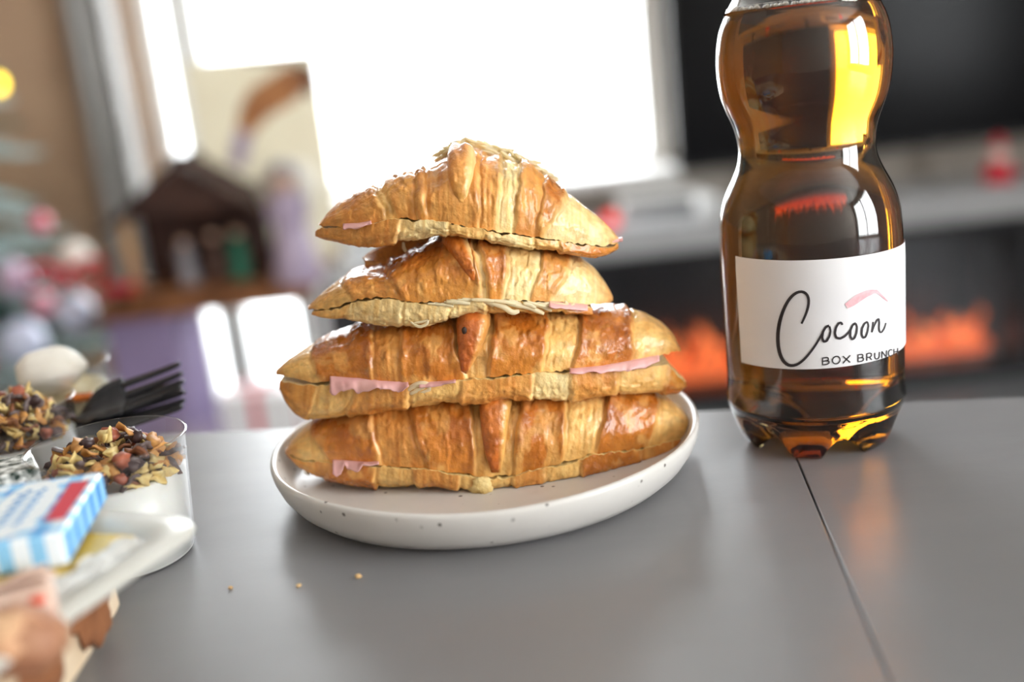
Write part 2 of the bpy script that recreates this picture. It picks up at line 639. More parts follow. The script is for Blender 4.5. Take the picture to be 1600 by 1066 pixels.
class Croissant:
    def __init__(self, label, y0, D, top, cut, cutb, bot, segs, segsb, seed, tipcol=(200, 130, 60), N=340, pw=(.72, .8), boff=.5, zmin=None):
        self.boff, self.zmin = boff, zmin
        self.y0, self.Dm, self.seed, self.pw = y0, D, seed, pw
        xl, xr = min(top)[0], max(top)[0]
        self.xs = np.linspace(xl, xr, N)
        self.top, self.cut = poly(top, self.xs), poly(cut, self.xs)
        xb0, xb1 = min(bot)[0], max(bot)[0]
        self.xb = np.linspace(xb0, xb1, N)
        self.cutb, self.bot = poly(cutb, self.xb), poly(bot, self.xb)
        cx = (xl + xr) / 2
        base = at_y(np.array([cx]), np.array([max(q[1] for q in bot)]), np.array([y0]))[0]
        self.root = empty('croissant_sandwich', (base[0], y0, base[2]), label, 'croissant sandwich', 'stacked croissant sandwiches')
        self.D = self.depth(self.xs)
        self.half('top_half', self.xs, self.cut, self.top, segs, +1, seed, tipcol)
        self.half('bottom_half', self.xb, self.cutb, self.bot, segsb, -1, seed + 50, tipcol)

    def depth(self, x):
        a = np.minimum(self.xs[0], self.xb[0])
        c = np.maximum(self.xs[-1], self.xb[-1])
        t = np.clip((x - a) / (c - a), 0, 1)
        return self.Dm * (0.10 + 0.90 * np.clip(np.sin(PI * t), 0, 1) ** 0.62)

    def half(self, name, xs, cut, ext, segs, sgn, seed, tipcol):
        N, Mr = len(xs), 96
        D = self.depth(xs)
        ph = np.linspace(0, PI, Mr)
        c, s = np.cos(ph), np.sin(ph)
        c = np.sign(c) * np.abs(c) ** (self.pw[0] if sgn > 0 else .62)
        h = s ** (self.pw[1] if sgn > 0 else .55)
        Pc = at_y(xs, cut, self.y0 - D * .92)
        Pe = at_y(xs, ext, self.y0 - (0 if sgn > 0 else self.boff * D))
        X = Pc[:, None, 0] + (Pe[:, None, 0] - Pc[:, None, 0]) * h
        Z = Pc[:, None, 2] + (Pe[:, None, 2] - Pc[:, None, 2]) * h
        Y = self.y0 - D[:, None] * c[None] * (1.0 if sgn > 0 else 1.05)
        x2 = np.broadcast_to(xs[:, None], X.shape)
        h2 = np.broadcast_to(h[None], X.shape)
        p2 = np.broadcast_to(ph[None], X.shape)
        jit = 6 * fbm(p2 * 2.2, x2 / 60, 0, seed + 3, 3) + 2.5 * fbm(p2 * 7, x2 / 30, 0, seed + 4, 2)
        cols = [(lin(np.array(TYPES[q[0]][1]) / 255.), lin(np.array(TYPES[q[0]][2]) / 255.), TYPES[q[0]][0]) for q in segs]

        def ss(v, a_, b_):
            t_ = np.clip((v - a_) / (b_ - a_), 0, 1)
            return t_ * t_ * (3 - 2 * t_)
        nz = fbm(x2 / 42, p2 * 1.7, 0, seed + 5, 4)
        flake = ss(fbm(x2 / 20, p2 * 3.2, 4.4, seed + 6, 4), .02, .22)          # thin, lighter glaze
        fine = fbm(x2 / 9, p2 * 6, 0, seed + 13, 3)
        st = fbm(x2 / 4.2, p2 * .7 + x2 / 160, 0, seed + 9, 3)                    # stretched-dough streaks
        gold = lin(np.array([232, 178, 100]) / 255.)

        def colof(k):
            m_, d_, _ = cols[k]
            if segs[k][0] in 'bo':
                u = np.clip(.30 + .9 * nz + .55 * (h2 - .45), 0, 1)[..., None]
                c_ = m_ * (1 - u) + d_ * u
                g_ = (flake * (.78 - .45 * h2))[..., None]
                return c_ * (1 - g_) + gold * g_
            u = np.clip(.38 + .85 * st + .6 * nz, 0, 1)[..., None]
            return m_ * (1 - u) + d_ * u
        C = colof(0)
        rs = np.full(X.shape, cols[0][2])
        isb = np.full(X.shape, 1.0 if segs[0][0] in 'bo' else 0.0)
        edge = np.zeros(X.shape)
        lipc = np.zeros(X.shape)
        for k in range(1, len(segs)):
            xb = segs[k][2] + (segs[k][1] - segs[k][2]) * h2 + jit
            up = 1 if cols[k][2] > cols[k - 1][2] else -1
            d = (x2 - xb) * up                       # >0 on the raised layer
            wc = 2.5 + 7 * np.clip(.5 + fbm(p2 * 2, x2 / 80, 1.1, seed + k, 2), 0, 1)
            t = ss(x2 - xb, -wc, wc)
            tr_ = ss(x2 - xb, -2.4, 2.4)
            C = C * (1 - t[..., None]) + colof(k) * t[..., None]
            rs = rs * (1 - tr_) + cols[k][2] * tr_
            isb = isb * (1 - t) + (1.0 if segs[k][0] in 'bo' else 0.0) * t
            edge += np.exp(-((d - 7) / 8) ** 2)
            lipc += np.exp(-((d - .5) / 1.8) ** 2)
            rs = rs + 0.0007 * np.exp(-((d - 5) / 5) ** 2) - 0.0008 * np.exp(-((d + 3) / 2.4) ** 2)
        toast = np.clip(edge, 0, 1) * isb * .38 * ss(h2, .15, .7)
        crest = ss(h2, .68, 1.0) * (.42 if sgn > 0 else .35) * np.clip(.55 + nz, 0, 1)
        brown = lin(np.array([152, 78, 26]) / 255.)
        tq = np.clip(toast + crest * (.30 + .70 * isb), 0, .8)[..., None]
        C = C * (1 - tq) + brown * tq
        lq = (np.clip(lipc, 0, 1) * .45 * np.clip(.4 + fine * 2, 0, 1))[..., None]
        C = C * (1 - lq) + lin(np.array([244, 208, 138]) / 255.) * lq
        tl = np.exp(-((xs - xs[0]) / 16) ** 2) + np.exp(-((xs - xs[-1]) / 16) ** 2)
        tl = np.clip(tl * .7, 0, 1)[:, None, None]
        C = C * (1 - tl) + lin(np.array(tipcol) / 255.) * tl
        C = C * (1 + .34 * fine)[..., None]
        C = np.clip(C, 0, 1)
        soft = 1 - .8 * isb
        rgh = np.clip(.20 + .28 * soft + .22 * flake * isb + .14 * fine, .12, .75)
        plate_ = ss(fbm(x2 / 17, p2 * 3.4, 7.7, seed + 33, 3), -.02, .05) * .00045 + ss(fbm(x2 / 30, p2 * 2.2, 9.7, seed + 35, 3), .05, .10) * .0006
        disp = rs + .00032 * st * soft + .0030 * fbm(x2 / 75, p2 * 1.3, 0, seed + 21, 2) + .0006 * fbm(x2 / 18, p2 * 4, 0, seed + 25, 3) + plate_
        bl = np.clip(fbm(x2 / 12, p2 * 4.5, 1.7, seed + 31, 2) - .18, 0, 1)
        disp = disp + .0022 * bl * (0.4 + .6 * isb)
        fade = np.clip(D / self.Dm - .08, 0, 1)[:, None]
        disp = disp * fade
        edge_f = np.clip(np.minimum(ph, PI - ph) / .25, 0, 1)[None]
        disp = disp * (.35 + .65 * edge_f)
        nxy = np.stack([np.zeros_like(c), -np.cos(ph), sgn * np.sin(ph)], -1)
        V = np.stack([X, Y, Z], -1) + disp[..., None] * nxy[None]
        if sgn < 0 and self.zmin is not None:
            V[..., 2] = np.maximum(V[..., 2], self.zmin)
        # ragged cut edge
        rag = .0009 * fbm(xs / 7, 0, 0, seed + 41, 3) + .0012 * fbm(xs / 34, 0, 0, seed + 43, 2) * (sgn < 0)
        V[:, 0, 2] += rag
        V[:, 1, 2] += rag * .6
        V[:, -1, 2] += rag
        self_rows = V
        F = gridF(N, Mr)
        if sgn < 0:
            F = F[:, ::-1]
        # inner cut face
        Kc = 9
        t = np.linspace(0, 1, Kc)[None, :, None]
        Q = V[:, 0][:, None] * (1 - t) + V[:, -1][:, None] * t
        Q[..., 2] += sgn * .0012 * np.sin(PI * np.linspace(0, 1, Kc))[None] * fade
        F2 = gridF(N, Kc)[:, ::-1] + N * Mr
        if sgn < 0:
            F2 = F2[:, ::-1]
        allV = np.concatenate([V.reshape(-1, 3), Q.reshape(-1, 3)])
        tint = np.concatenate([np.concatenate([C, rgh[..., None]], -1).reshape(-1, 4), np.ones((N * Kc, 4))])
        caps = [tuple(range(0, Mr)), tuple(range((N - 1) * Mr, N * Mr))]
        faces = [tuple(f) for f in F] + [tuple(f) for f in F2] + [caps[0] if sgn < 0 else caps[0][::-1], caps[1][::-1] if sgn < 0 else caps[1]]
        mi = [0] * len(F) + [1] * len(F2) + [0, 0]
        o = mesh(name, allV, faces, [M_crust, M_crumb], self.root, True, tint, mi)
        if sgn > 0:
            self.pal_seed = seed
        return o

    def surf(self, px, py):
        """point and outward normal on the front of the top half seen at a pixel"""
        px, py = np.asarray(px, float), np.asarray(py, float)
        yt, yc = np.interp(px, self.xs, self.top), np.interp(px, self.xs, self.cut)
        h = np.clip((yc - py) / np.maximum(yc - yt, 1e-3), 0, 1)
        s = h ** (1 / self.pw[1])
        cph = np.sqrt(np.clip(1 - s * s, 0, 1))
        Y = self.y0 - self.depth(px) * cph ** self.pw[0]
        P = at_y(px, py, Y)
        nn = np.stack([np.zeros_like(s), -cph, s], -1)
        return P, nn

    def tongue(self, path, width, thick, c_top, c_bot, c_side, seed, name='dough_tip'):
        """the pointed end of the rolled dough lying over the front of the croissant"""
        n, q = 70, 21
        t = np.linspace(0, 1, n)
        d = np.linspace(0, 1, len(path))
        cx = np.interp(t, d, [p[0] for p in path])
        cy = np.interp(t, d, [p[1] for p in path])
        w = np.interp(t, d, width) * (1 + .08 * fbm(t * 9, 0, 0, seed, 2))
        th_ = np.interp(t, d, thick)
        j = np.linspace(-1, 1, q)
        PX = cx[:, None] + w[:, None] * j[None]
        PY = cy[:, None] + 0 * j[None]
        P, nn = self.surf(PX, PY)
        prof = np.clip(1 - np.abs(j) ** 2.6, 0, 1) ** .5
        lift = th_[:, None] * prof[None] - .0012 * (np.abs(j)[None] > .97)
        lift = lift * np.clip((1 - t) / .06, .12, 1)[:, None] * np.clip(.1 + t / .10, 0, 1)[:, None] ** .5
        lift = lift + .0008 * fbm(PX / 10, PY / 12, 0, seed + 2, 3) * prof[None] + .0012 * np.clip(fbm(PX / 9, PY / 9, 2, seed + 4, 2) - .1, 0, 1) * prof[None]
        # average normal so the tongue does not fan out
        V = P + nn * lift[..., None]
        sh = np.clip(.5 + 1.2 * fbm(PX / 16, PY / 14, 0, seed + 6, 3), 0, 1)[..., None]
        ct = lin(np.array(c_top) / 255.) * (1 - t[:, None, None]) + lin(np.array(c_bot) / 255.) * t[:, None, None]
        C = ct * (.78 + .40 * sh)
        side = np.clip((j - .35) / .45, 0, 1)[None, :, None]
        C = C * (1 - side) + lin(np.array(c_side) / 255.) * side
        F = [tuple(f) for f in gridF(n, q)]
        back = P - nn * .0015
        V2 = np.concatenate([V.reshape(-1, 3), back.reshape(-1, 3)])
        F += [tuple(np.array(f[::-1]) + n * q) for f in gridF(n, q)]
        rim = [i for i in range(q)] + [k * q + q - 1 for k in range(1, n)] + [(n - 1) * q + i for i in range(q - 2, -1, -1)] + [k * q for k in range(n - 2, 0, -1)]
        for a in range(len(rim)):
            u, v = rim[a], rim[(a + 1) % len(rim)]
            F.append((u, v, v + n * q, u + n * q))
        C2 = np.c_[np.clip(np.concatenate([C.reshape(-1, 3)] * 2), 0, 1), np.full(2 * n * q, .32)]
        return mesh(name, V2, F, M_crust, self.root, True, C2)

    def ham(self, top, low, seed, out=.0048, thick=.0007):
        """slice of ham: lies between the halves and droops over the front edge"""
        x0, x1 = min(top)[0], max(top)[0]
        n = max(18, int((x1 - x0) / 3))
        xs = np.linspace(x0, x1, n)
        yt, yl = poly(top, xs, 2), poly(low, xs, 1)
        yl = yt + (yl - yt) * (1 + .45 * fbm(xs / 14, 0, 0, seed + 1, 3))
        D = self.depth(xs)
        wob = .0022 * fbm(xs / 16, 0, 0, seed, 3)
        rows = []
        front = at_y(xs, yt, self.y0 - D * .95 - out * .4)
        for k, f in enumerate((.25, .55, .8)):
            p = front.copy()
            p[:, 1] = self.y0 - D * f
            rows.append(p)
        rows.append(front)
        for k in range(1, 9):
            f = k / 8
            y = self.y0 - D * .95 - out * (.5 + .7 * math.sin(f * 1.5)) + wob * f
            rows.append(at_y(xs, yt + (yl - yt) * f, y))
        R_ = np.stack(rows, 1)
        m_ = R_.shape[1]
        V = R_.reshape(-1, 3)
        F = [tuple(f) for f in gridF(n, m_)]
        o = mesh('ham_slice', V, F, M_ham, self.root, True)
        md = o.modifiers.new('thickness', 'SOLIDIFY')
        md.thickness = thick
        md.offset = 0
        return o

    def shred(self, pts, r=.0009, dy=-.003, base=None, name='cheese_shred', n=7, ondepth=.95):
        t = np.linspace(0, 1, n * 3)
        d = np.linspace(0, 1, len(pts))
        px = np.interp(t, d, [p[0] for p in pts])
        py = np.interp(t, d, [p[1] for p in pts])
        px = np.convolve(np.pad(px, 2, 'edge'), np.ones(5) / 5, 'valid')
        py = np.convolve(np.pad(py, 2, 'edge'), np.ones(5) / 5, 'valid')
        Y = self.y0 - self.depth(px) * ondepth + dy if base is None else np.full_like(px, base)
        P = at_y(px, py, Y)
        rr = r * (1 - .45 * np.abs(2 * t - 1) ** 3)
        return MB().tube(P, list(rr), 6).build(name, M_cheese, self.root)


C1T = [(447, 703), (456, 690), (470, 676), (490, 660), (530, 638), (600, 612), (680, 602), (740, 596), (800, 593), (880, 592), (950, 592), (1010, 604), (1045, 622), (1068, 640), (1082, 662), (1088, 676)]
C1C = [(447, 708), (470, 716), (520, 722), (590, 724), (660, 728), (720, 735), (760, 742), (800, 738), (850, 726), (900, 714), (920, 706), (960, 703), (1000, 698), (1040, 690), (1070, 682), (1088, 680)]
C1B = [(449, 712), (465, 732), (490, 746), (520, 757), (570, 767), (650, 771), (750, 771), (800, 769), (860, 763), (900, 757), (930, 751), (980, 741), (1020, 724), (1050, 708), (1072, 692), (1086, 684)]
Y1 = 0.4580
c1 = Croissant('bottom croissant sandwich of the stack, deep brown and lying on the plate', Y1, 0.036, C1T, C1C,
               [(x, y + .5) for x, y in C1C], C1B,
               [('p',), ('b', 487, 518), ('g', 582, 602), ('b', 640, 668), ('p', 738, 742), ('b', 813, 800), ('p', 880, 876),
                ('b', 945, 926), ('p', 1024, 1014)],
               [('g',), ('b', 505, 520), ('p', 590, 588), ('g', 650, 648), ('p', 720, 722), ('g', 800, 800), ('p', 850, 852), ('b', 905, 905), ('g', 1000, 1000), ('b', 1050, 1050)],
               101, (196, 126, 54), boff=.85, zmin=PLZ + .0003)
c1.tongue([(775, 613), (773, 640), (772, 675), (773, 708), (775, 738)], [24, 25, 21, 16, 8], [.0042, .0044, .004, .0032, .0018],
          (204, 124, 54), (186, 96, 30), (226, 172, 94), 7)
c1.ham([(520, 719), (545, 721), (570, 723), (592, 722)], [(520, 741), (527, 746), (535, 740), (538, 724), (542, 736), (560, 735), (566, 726), (580, 729), (592, 725)], 3)
dq = at_y(np.array(753.0), np.array(759.0), Y1 - .0375)
MB().sphere(dq, .0044, 18, 12, (1.15, .8, .95), seed=3, amp=.5).build('dough_drip', M_crumb, c1.root)

C2T = [(432, 579), (445, 566), (465, 553), (490, 540), (520, 527), (550, 520), (562, 507), (590, 501), (640, 490), (700, 479), (740, 472), (780, 472), (850, 476), (930, 486), (985, 488), (1010, 494), (1035, 507), (1052, 522), (1059, 536), (1061, 545)]
C2C = [(432, 585), (460, 590), (490, 598), (520, 592), (560, 590), (600, 594), (650, 597), (700, 594), (740, 588), (800, 582), (850, 579), (900, 577), (940, 572), (985, 564), (1020, 556), (1045, 551), (1061, 549)]
C2CB = [(438, 598), (470, 600), (500, 599), (560, 594), (640, 599), (700, 595), (750, 588), (800, 583), (850, 580), (890, 580), (930, 579), (970, 576), (1000, 576), (1030, 568), (1046, 570), (1060, 588), (1072, 598)]
C2B = [(438, 603), (446, 628), (462, 648), (480, 656), (510, 655), (545, 650), (590, 643), (640, 635), (700, 624), (740, 618), (790, 612), (840, 615), (880, 621), (920, 616), (960, 612), (1010, 612), (1040, 617), (1060, 616), (1072, 603)]
Y2 = 0.4570
c2 = Croissant('second croissant sandwich from the plate, glossy brown with ham hanging out', Y2, 0.035, C2T, C2C, C2CB, C2B,
               [('p',), ('b', 492, 498), ('g', 588, 584), ('b', 632, 628), ('p', 706, 728), ('b', 772, 762), ('p', 854, 848), ('b', 905, 893), ('p', 984, 986)],
               [('g',), ('p', 480, 500), ('g', 545, 560), ('p', 640, 640), ('g', 720, 720), ('w', 830, 830), ('g', 890, 890), ('p', 960, 965), ('o', 1030, 1045)],
               202, (204, 136, 60))
c2.tongue([(741, 481), (739, 505), (735, 535), (730, 562), (726, 584)], [24, 26, 21, 13, 5], [.0050, .0052, .0045, .003, .0015],
          (190, 104, 42), (186, 96, 36), (222, 160, 88), 17)
sp, sn = c2.surf(np.array([727.0]), np.array([522.0]))
MB().sphere(sp[0] + sn[0] * .0045, .0011, 10, 6, (1, .7, 1.5)).build('seed_speck', M_seed, c2.root)
c2.ham([(516, 589), (560, 592), (600, 596), (638, 598)], [(516, 612), (524, 622), (534, 614), (548, 610), (580, 610), (612, 610), (628, 612), (638, 603)], 9)
c2.ham([(655, 598), (700, 596), (712, 594)], [(655, 606), (690, 603), (712, 597)], 19)
c2.ham([(890, 577), (940, 573), (990, 564), (1030, 557)], [(890, 583), (935, 582), (980, 578), (1030, 566)], 29)
c2.shred([(634, 612), (645, 604), (660, 598), (674, 604), (668, 611), (650, 614)], .0014)
c2.shred([(640, 616), (655, 608), (672, 602)], .0012)

C3T = [(482, 479), (500, 461), (525, 441), (550, 427), (575, 419), (605, 415), (622, 404), (650, 388), (690, 370), (740, 361), (790, 366), (840, 377), (880, 390), (908, 402), (930, 420), (946, 441), (956, 458), (957, 466)]
C3C = [(482, 483), (510, 484), (535, 475), (560, 466), (590, 463), (625, 466), (660, 470), (700, 471), (740, 464), (800, 466), (860, 470), (900, 474), (940, 475), (957, 470)]
C3CB = [(488, 488), (520, 484), (545, 472), (590, 464), (625, 467), (660, 471), (700, 472), (740, 465), (800, 467), (850, 471), (890, 476), (925, 482)]
C3B = [(488, 490), (505, 496), (540, 499), (590, 502), (630, 504), (665, 502), (690, 494), (715, 487), (745, 482), (800, 485), (850, 487), (890, 487), (925, 489)]
Y3 = 0.4560
c3 = Croissant('third croissant sandwich from the plate, pale golden with shredded cheese along the cut', Y3, 0.032, C3T, C3C, C3CB, C3B,
               [('p',), ('g', 540, 556), ('o', 606, 632), ('w', 738, 757), ('o', 748, 768), ('w', 792, 790), ('g', 846, 828), ('w', 892, 862)],
               [('p',), ('w', 545, 548), ('w', 628, 630), ('w', 700, 702), ('p', 760, 760), ('o', 880, 880)],
               303, (212, 140, 60))
c3.tongue([(706, 367), (716, 385), (726, 405), (736, 425), (744, 442)], [20, 20, 16, 11, 5], [.0040, .0042, .0038, .003, .0015],
          (206, 124, 48), (206, 110, 34), (240, 204, 138), 27)
# lifted flap of dough behind the crest
fx = np.linspace(570, 695, 40)
ft = poly([(570, 408), (580, 398), (600, 388), (640, 374), (680, 365), (695, 366)], fx, 2)
fb = poly([(570, 414), (600, 418), (640, 405), (695, 380)], fx, 2)
rows = [at_y(fx, ft + (fb - ft) * k / 6, Y3 + .012 - .010 * k / 6) for k in range(7)]
o = mesh('dough_flap', np.stack(rows, 1).reshape(-1, 3), [tuple(f) for f in gridF(40, 7)], M_crust, c3.root, True,
         np.tile(lin(np.array([214, 160, 92]) / 255.), (280, 1)) * (1 + .25 * RNG.randn(280, 1) * .3))
o.data.color_attributes['tint'].data.foreach_set('color', np.c_[np.tile(lin(np.array([214, 160, 92]) / 255.), (280, 1)) * (1 + .08 * RNG.randn(280, 1)), np.full(280, .5)].ravel())
md = o.modifiers.new('thickness', 'SOLIDIFY')
md.thickness = .0035
md.offset = 0
# cheese fringe, curls and shreds
rc = random.Random(13)
for k in range(34):
    u = rc.uniform(690, 880)
    yb = float(np.interp(u, [690, 740, 800, 850, 890], [476, 467, 470, 474, 477]))
    L = rc.uniform(10, 24)
    dr = rc.uniform(0, 13) * (1 if 745 < u < 850 else .35)
    c3.shred([(u - L, yb + rc.uniform(-3, 2)), (u, yb + dr * .4), (u + L * .8, yb + dr)], rc.uniform(.0005, .0011), dy=-rc.uniform(.001, .0045))
for pts, r in (([(640, 502), (655, 512), (668, 506), (668, 497)], .0007), ([(645, 505), (660, 503), (672, 500)], .0006), ([(882, 470), (888, 480), (898, 474)], .0009),
               ([(752, 470), (785, 478), (800, 489), (812, 486)], .0013), ([(790, 474), (826, 480), (851, 491)], .0012)):
    c3.shred(pts, r)
for pts in ([(630, 378), (631, 388), (637, 397)], [(652, 390), (668, 386), (684, 376), (690, 366)], [(654, 388), (672, 387)], [(626, 408), (630, 412), (634, 407)]):
    c3.shred(pts, .0008, base=Y3 - .004)
c3.ham([(858, 472), (900, 476), (918, 478)], [(858, 480), (880, 483), (905, 484), (918, 486)], 39)

C4T = [(500, 349), (512, 334), (535, 316), (560, 301), (590, 287), (620, 272), (640, 264), (680, 257), (705, 243), (725, 234), (750, 236), (790, 247), (825, 257), (850, 275), (880, 295), (910, 318), (935, 338), (955, 357), (966, 372)]
C4C = [(500, 352), (520, 354), (560, 351), (600, 346), (625, 340), (660, 342), (700, 347), (740, 355), (780, 360), (820, 366), (860, 373), (900, 380), (940, 384), (966, 379)]
C4CB = [(493, 362), (505, 357), (540, 355), (580, 349), (620, 341), (660, 343), (700, 348), (740, 356), (780, 361), (820, 367), (860, 374), (900, 381), (940, 385), (966, 380)]
C4B = [(493, 369), (510, 375), (535, 381), (562, 386), (590, 382), (620, 375), (650, 369), (690, 364), (720, 367), (760, 373), (800, 381), (840, 384), (870, 389), (900, 397), (925, 401), (950, 396), (966, 389)]
Y4 = 0.4560
c4 = Croissant('topmost croissant sandwich, light golden with grated cheese on its crest', Y4, 0.031, C4T, C4C, C4CB, C4B,
               [('g',), ('p', 588, 606), ('g', 604, 622), ('o', 652, 654), ('g', 666, 668), ('g', 748, 748), ('w', 784, 776), ('g', 812, 805), ('o', 850, 835), ('w', 885, 846)],
               [('g',), ('w', 622, 628), ('p', 700, 702), ('w', 760, 762), ('p', 830, 830), ('o', 870, 872)],
               404, (214, 146, 70))
c4.tongue([(722, 236), (721, 250), (720, 275), (720, 300), (722, 322)], [20, 23, 20, 15, 7], [.0048, .0050, .0046, .0036, .0015],
          (214, 134, 66), (228, 170, 88), (242, 206, 140), 37)
c4.ham([(536, 351), (560, 350), (580, 346)], [(536, 359), (556, 358), (580, 350)], 49)
c4.ham([(952, 377), (963, 375), (973, 373)], [(952, 379), (963, 378), (973, 377)], 59, out=.0005)
# grated cheese heaped along the crest
rs = random.Random(5)
cx_, ty_ = np.array([(p[0]) for p in C4T], float), np.array([(p[1]) for p in C4T], float)
for k in range(95):
    u = rs.uniform(688, 862)
    y = float(np.interp(u, cx_, ty_)) + rs.uniform(-14, 3) * (1.0 if u < 800 else .55)
    a = rs.uniform(-.5, .5) + (.35 if u > 740 else -.4)
    L = rs.uniform(9, 20)
    c4.shred([(u - L * math.cos(a), y - L * math.sin(a)), (u, y + rs.uniform(-3, 1)), (u + L * math.cos(a), y + L * math.sin(a))],
             rs.uniform(.0005, .0010), base=Y4 + rs.uniform(.002, .017))

# ------------------------------------------------------------------ juice bottle
BC = np.array([0.1317, 0.4579])
BR = 0.0385
ROWS = [(0, 1145, 1376), (22, 1129, 1387), (45, 1120, 1392), (90, 1115.5, 1395.5), (135, 1119.5, 1390.5), (158, 1126.5, 1384),
        (180, 1137, 1374), (200, 1147, 1367.5), (225, 1152, 1366), (240, 1153, 1367), (261, 1148, 1374), (280, 1139, 1389),
        (300, 1130, 1399.5), (320, 1124, 1406), (345, 1121.5, 1410), (400, 1124, 1413), (497, 1132, 1415), (600, 1136.5, 1413.5), (640, 1136, 1412)]
prof = []
for (py, xl, xr) in ROWS:
    c = at_y(np.array((xl + xr) / 2), np.array(float(py)), BC[1])
    dl, dr = ray(xl, py), ray(xr, py)
    r = 0
    for d, s_ in ((dl, 1), (dr, -1)):
        nn = np.array([d[1], -d[0]]) / math.hypot(d[0], d[1])
        r += .5 * abs(float(np.dot(nn, BC)))
    prof.append((r, float(c[2])))
prof = prof[::-1]                            # bottom to top
zs = np.array([p[1] for p in prof])
rsx = np.array([p[0] for p in prof])
sel = rsx > 0
ztop = zs[-1]


def body_r(z):
    return np.interp(z, zs, rsx)


def bottle_grid(off, z_hi, n=144):
    """rows of the bottle wall moved in by off; petal feet at the base"""
    zz = list(np.arange(TZ + .0195, min(z_hi, ztop), .0016))
    if z_hi > ztop:
        zz.append(ztop)
    th = np.linspace(0, 2 * PI, n, endpoint=False)
    face = math.atan2(-BC[1], -BC[0])
    rows = []
    # base: from centre out to the wall
    feet = .5 + .5 * np.cos(6 * (th - face) - 6 * math.radians(-8))
    val = np.clip(1 - feet * 1.55, 0, 1) ** .8      # 0 on a foot, 1 in a valley
    for k, u in enumerate(np.linspace(0.02, 1, 26)):
        r = (BR - off) * min(1.0, .995 * u ** .8)
        # foot profile: stands on the table at u ~ .74
        if u < .70:
            zf = .0085 * (1 - (u / .70) ** 2) + .0
        else:
            zf = .0195 * ((u - .70) / .30) ** 1.9
        zv = .0058 + .0137 * max(0, (u - .55) / .45) ** 1.7
        w = val * np.clip((u - .18) / .3, 0, 1) * (1 if u < .93 else (1 - (u - .93) / .07))
        z = zf * (1 - w) + max(zv, zf) * w
        rows.append(np.stack([BC[0] + r * np.cos(th), BC[1] + r * np.sin(th), TZ + z + off], 1))
    smth = np.convolve(np.pad(body_r(np.array(zz)), 3, 'edge'), np.ones(7) / 7, 'valid')
    for z, r in zip(zz, smth):
        r = r if z > TZ + .030 else BR + (r - BR) * (z - TZ - .0195) / .0105
        rows.append(np.stack([BC[0] + (r - off) * np.cos(th), BC[1] + (r - off) * np.sin(th), np.full(n, z)], 1))
    return rows


def rows_mesh(rows, flip=False):
    n_ = len(rows[0])
    V = np.concatenate(rows)
    F = []
    for k in range(len(rows) - 1):
        for i in range(n_):
            j = (i + 1) % n_
            f = (k * n_ + i, k * n_ + j, (k + 1) * n_ + j, (k + 1) * n_ + i)
            F.append(f[::-1] if flip else f)
    return V, F


bottle = empty('juice_bottle', (BC[0], BC[1], TZ), 'clear waisted plastic bottle of amber juice with a white paper label', 'bottle')
# shell with neck above the frame
n_ = 144
th = np.linspace(0, 2 * PI, n_, endpoint=False)
neck = [(float(rsx[-1]) - .0035, .006), (.0265, .013), (.020, .021), (.0150, .029), (.0133, .034), (.0130, .052)]


def ring(r, z):
    return np.stack([BC[0] + r * np.cos(th), BC[1] + r * np.sin(th), np.full(n_, z)], 1)


WALL = .0006
outer = bottle_grid(0, 9) + [ring(r, ztop + dz) for r, dz in neck]
inner = bottle_grid(WALL, 9) + [ring(r - WALL, ztop + dz) for r, dz in neck]
Vo, Fo = rows_mesh(outer)
Vi, Fi = rows_mesh(inner, True)
k0 = len(Vo)
F = list(Fo) + [tuple(i + k0 for i in f) for f in Fi]
la, lb = (len(outer) - 1) * n_, k0 + (len(inner) - 1) * n_
for i in range(n_):
    j = (i + 1) % n_
    F.append((la + i, la + j, lb + j, lb + i))
F.append(tuple(range(n_ - 1, -1, -1)))
F.append(tuple(k0 + i for i in range(n_)))
M_pet = mat('clear plastic', (1, 1, 1), 0.015, trans=1.0, ior=1.48, noise=(3, (0.985, 0.985, 0.985)))
mesh('bottle_shell', np.concatenate([Vo, Vi]), F, M_pet, bottle)

# juice: fills the bottle up into the upper bulb; its skin sits inside the wall
M_juice = bpy.data.materials.new('amber juice')
M_juice.use_nodes = True
nt = M_juice.node_tree
nt.nodes.clear()
out = nt.nodes.new('ShaderNodeOutputMaterial')
rf = nt.nodes.new('ShaderNodeBsdfRefraction')
rf.inputs['IOR'].default_value = 1.34
rf.inputs['Roughness'].default_value = 0.0
va = nt.nodes.new('ShaderNodeVolumeAbsorption')
va.inputs['Color'].default_value = (0.885, 0.655, 0.0, 1)
va.inputs['Density'].default_value = 80.0
nt.links.new(rf.outputs[0], out.inputs['Surface'])
nt.links.new(va.outputs[0], out.inputs['Volume'])
LZ = float(at_y(np.array(1262.0), np.array(6.0), BC[1])[2])
jr = bottle_grid(WALL * .5, LZ)
Vj, Fj = rows_mesh(jr)
Fj = list(Fj)
Fj.append(tuple(range(n_ - 1, -1, -1)))
kk = (len(jr) - 1) * n_
Fj.append(tuple(range(kk, kk + n_)))
mesh('juice', Vj, Fj, M_juice, bottle)
# foam ring of bubbles on the juice
M_foam = mat('foam', srgb(240, 236, 226), 0.3, noise=(200, srgb(226, 220, 206)))
fo = MB()
rr_ = random.Random(3)
for k in range(170):
    a = rr_.uniform(0, 2 * PI)
    R_ = (float(jr[-1][0][0]) - BC[0]) - abs(rr_.gauss(0, .0016)) - .0012
    fo.sphere((BC[0] + R_ * math.cos(a), BC[1] + R_ * math.sin(a), LZ), rr_.uniform(.0004, .0011), 7, 5)
fo_o = fo.build('foam_bubbles', M_foam, bottle)
fo_o['kind'] = 'stuff'
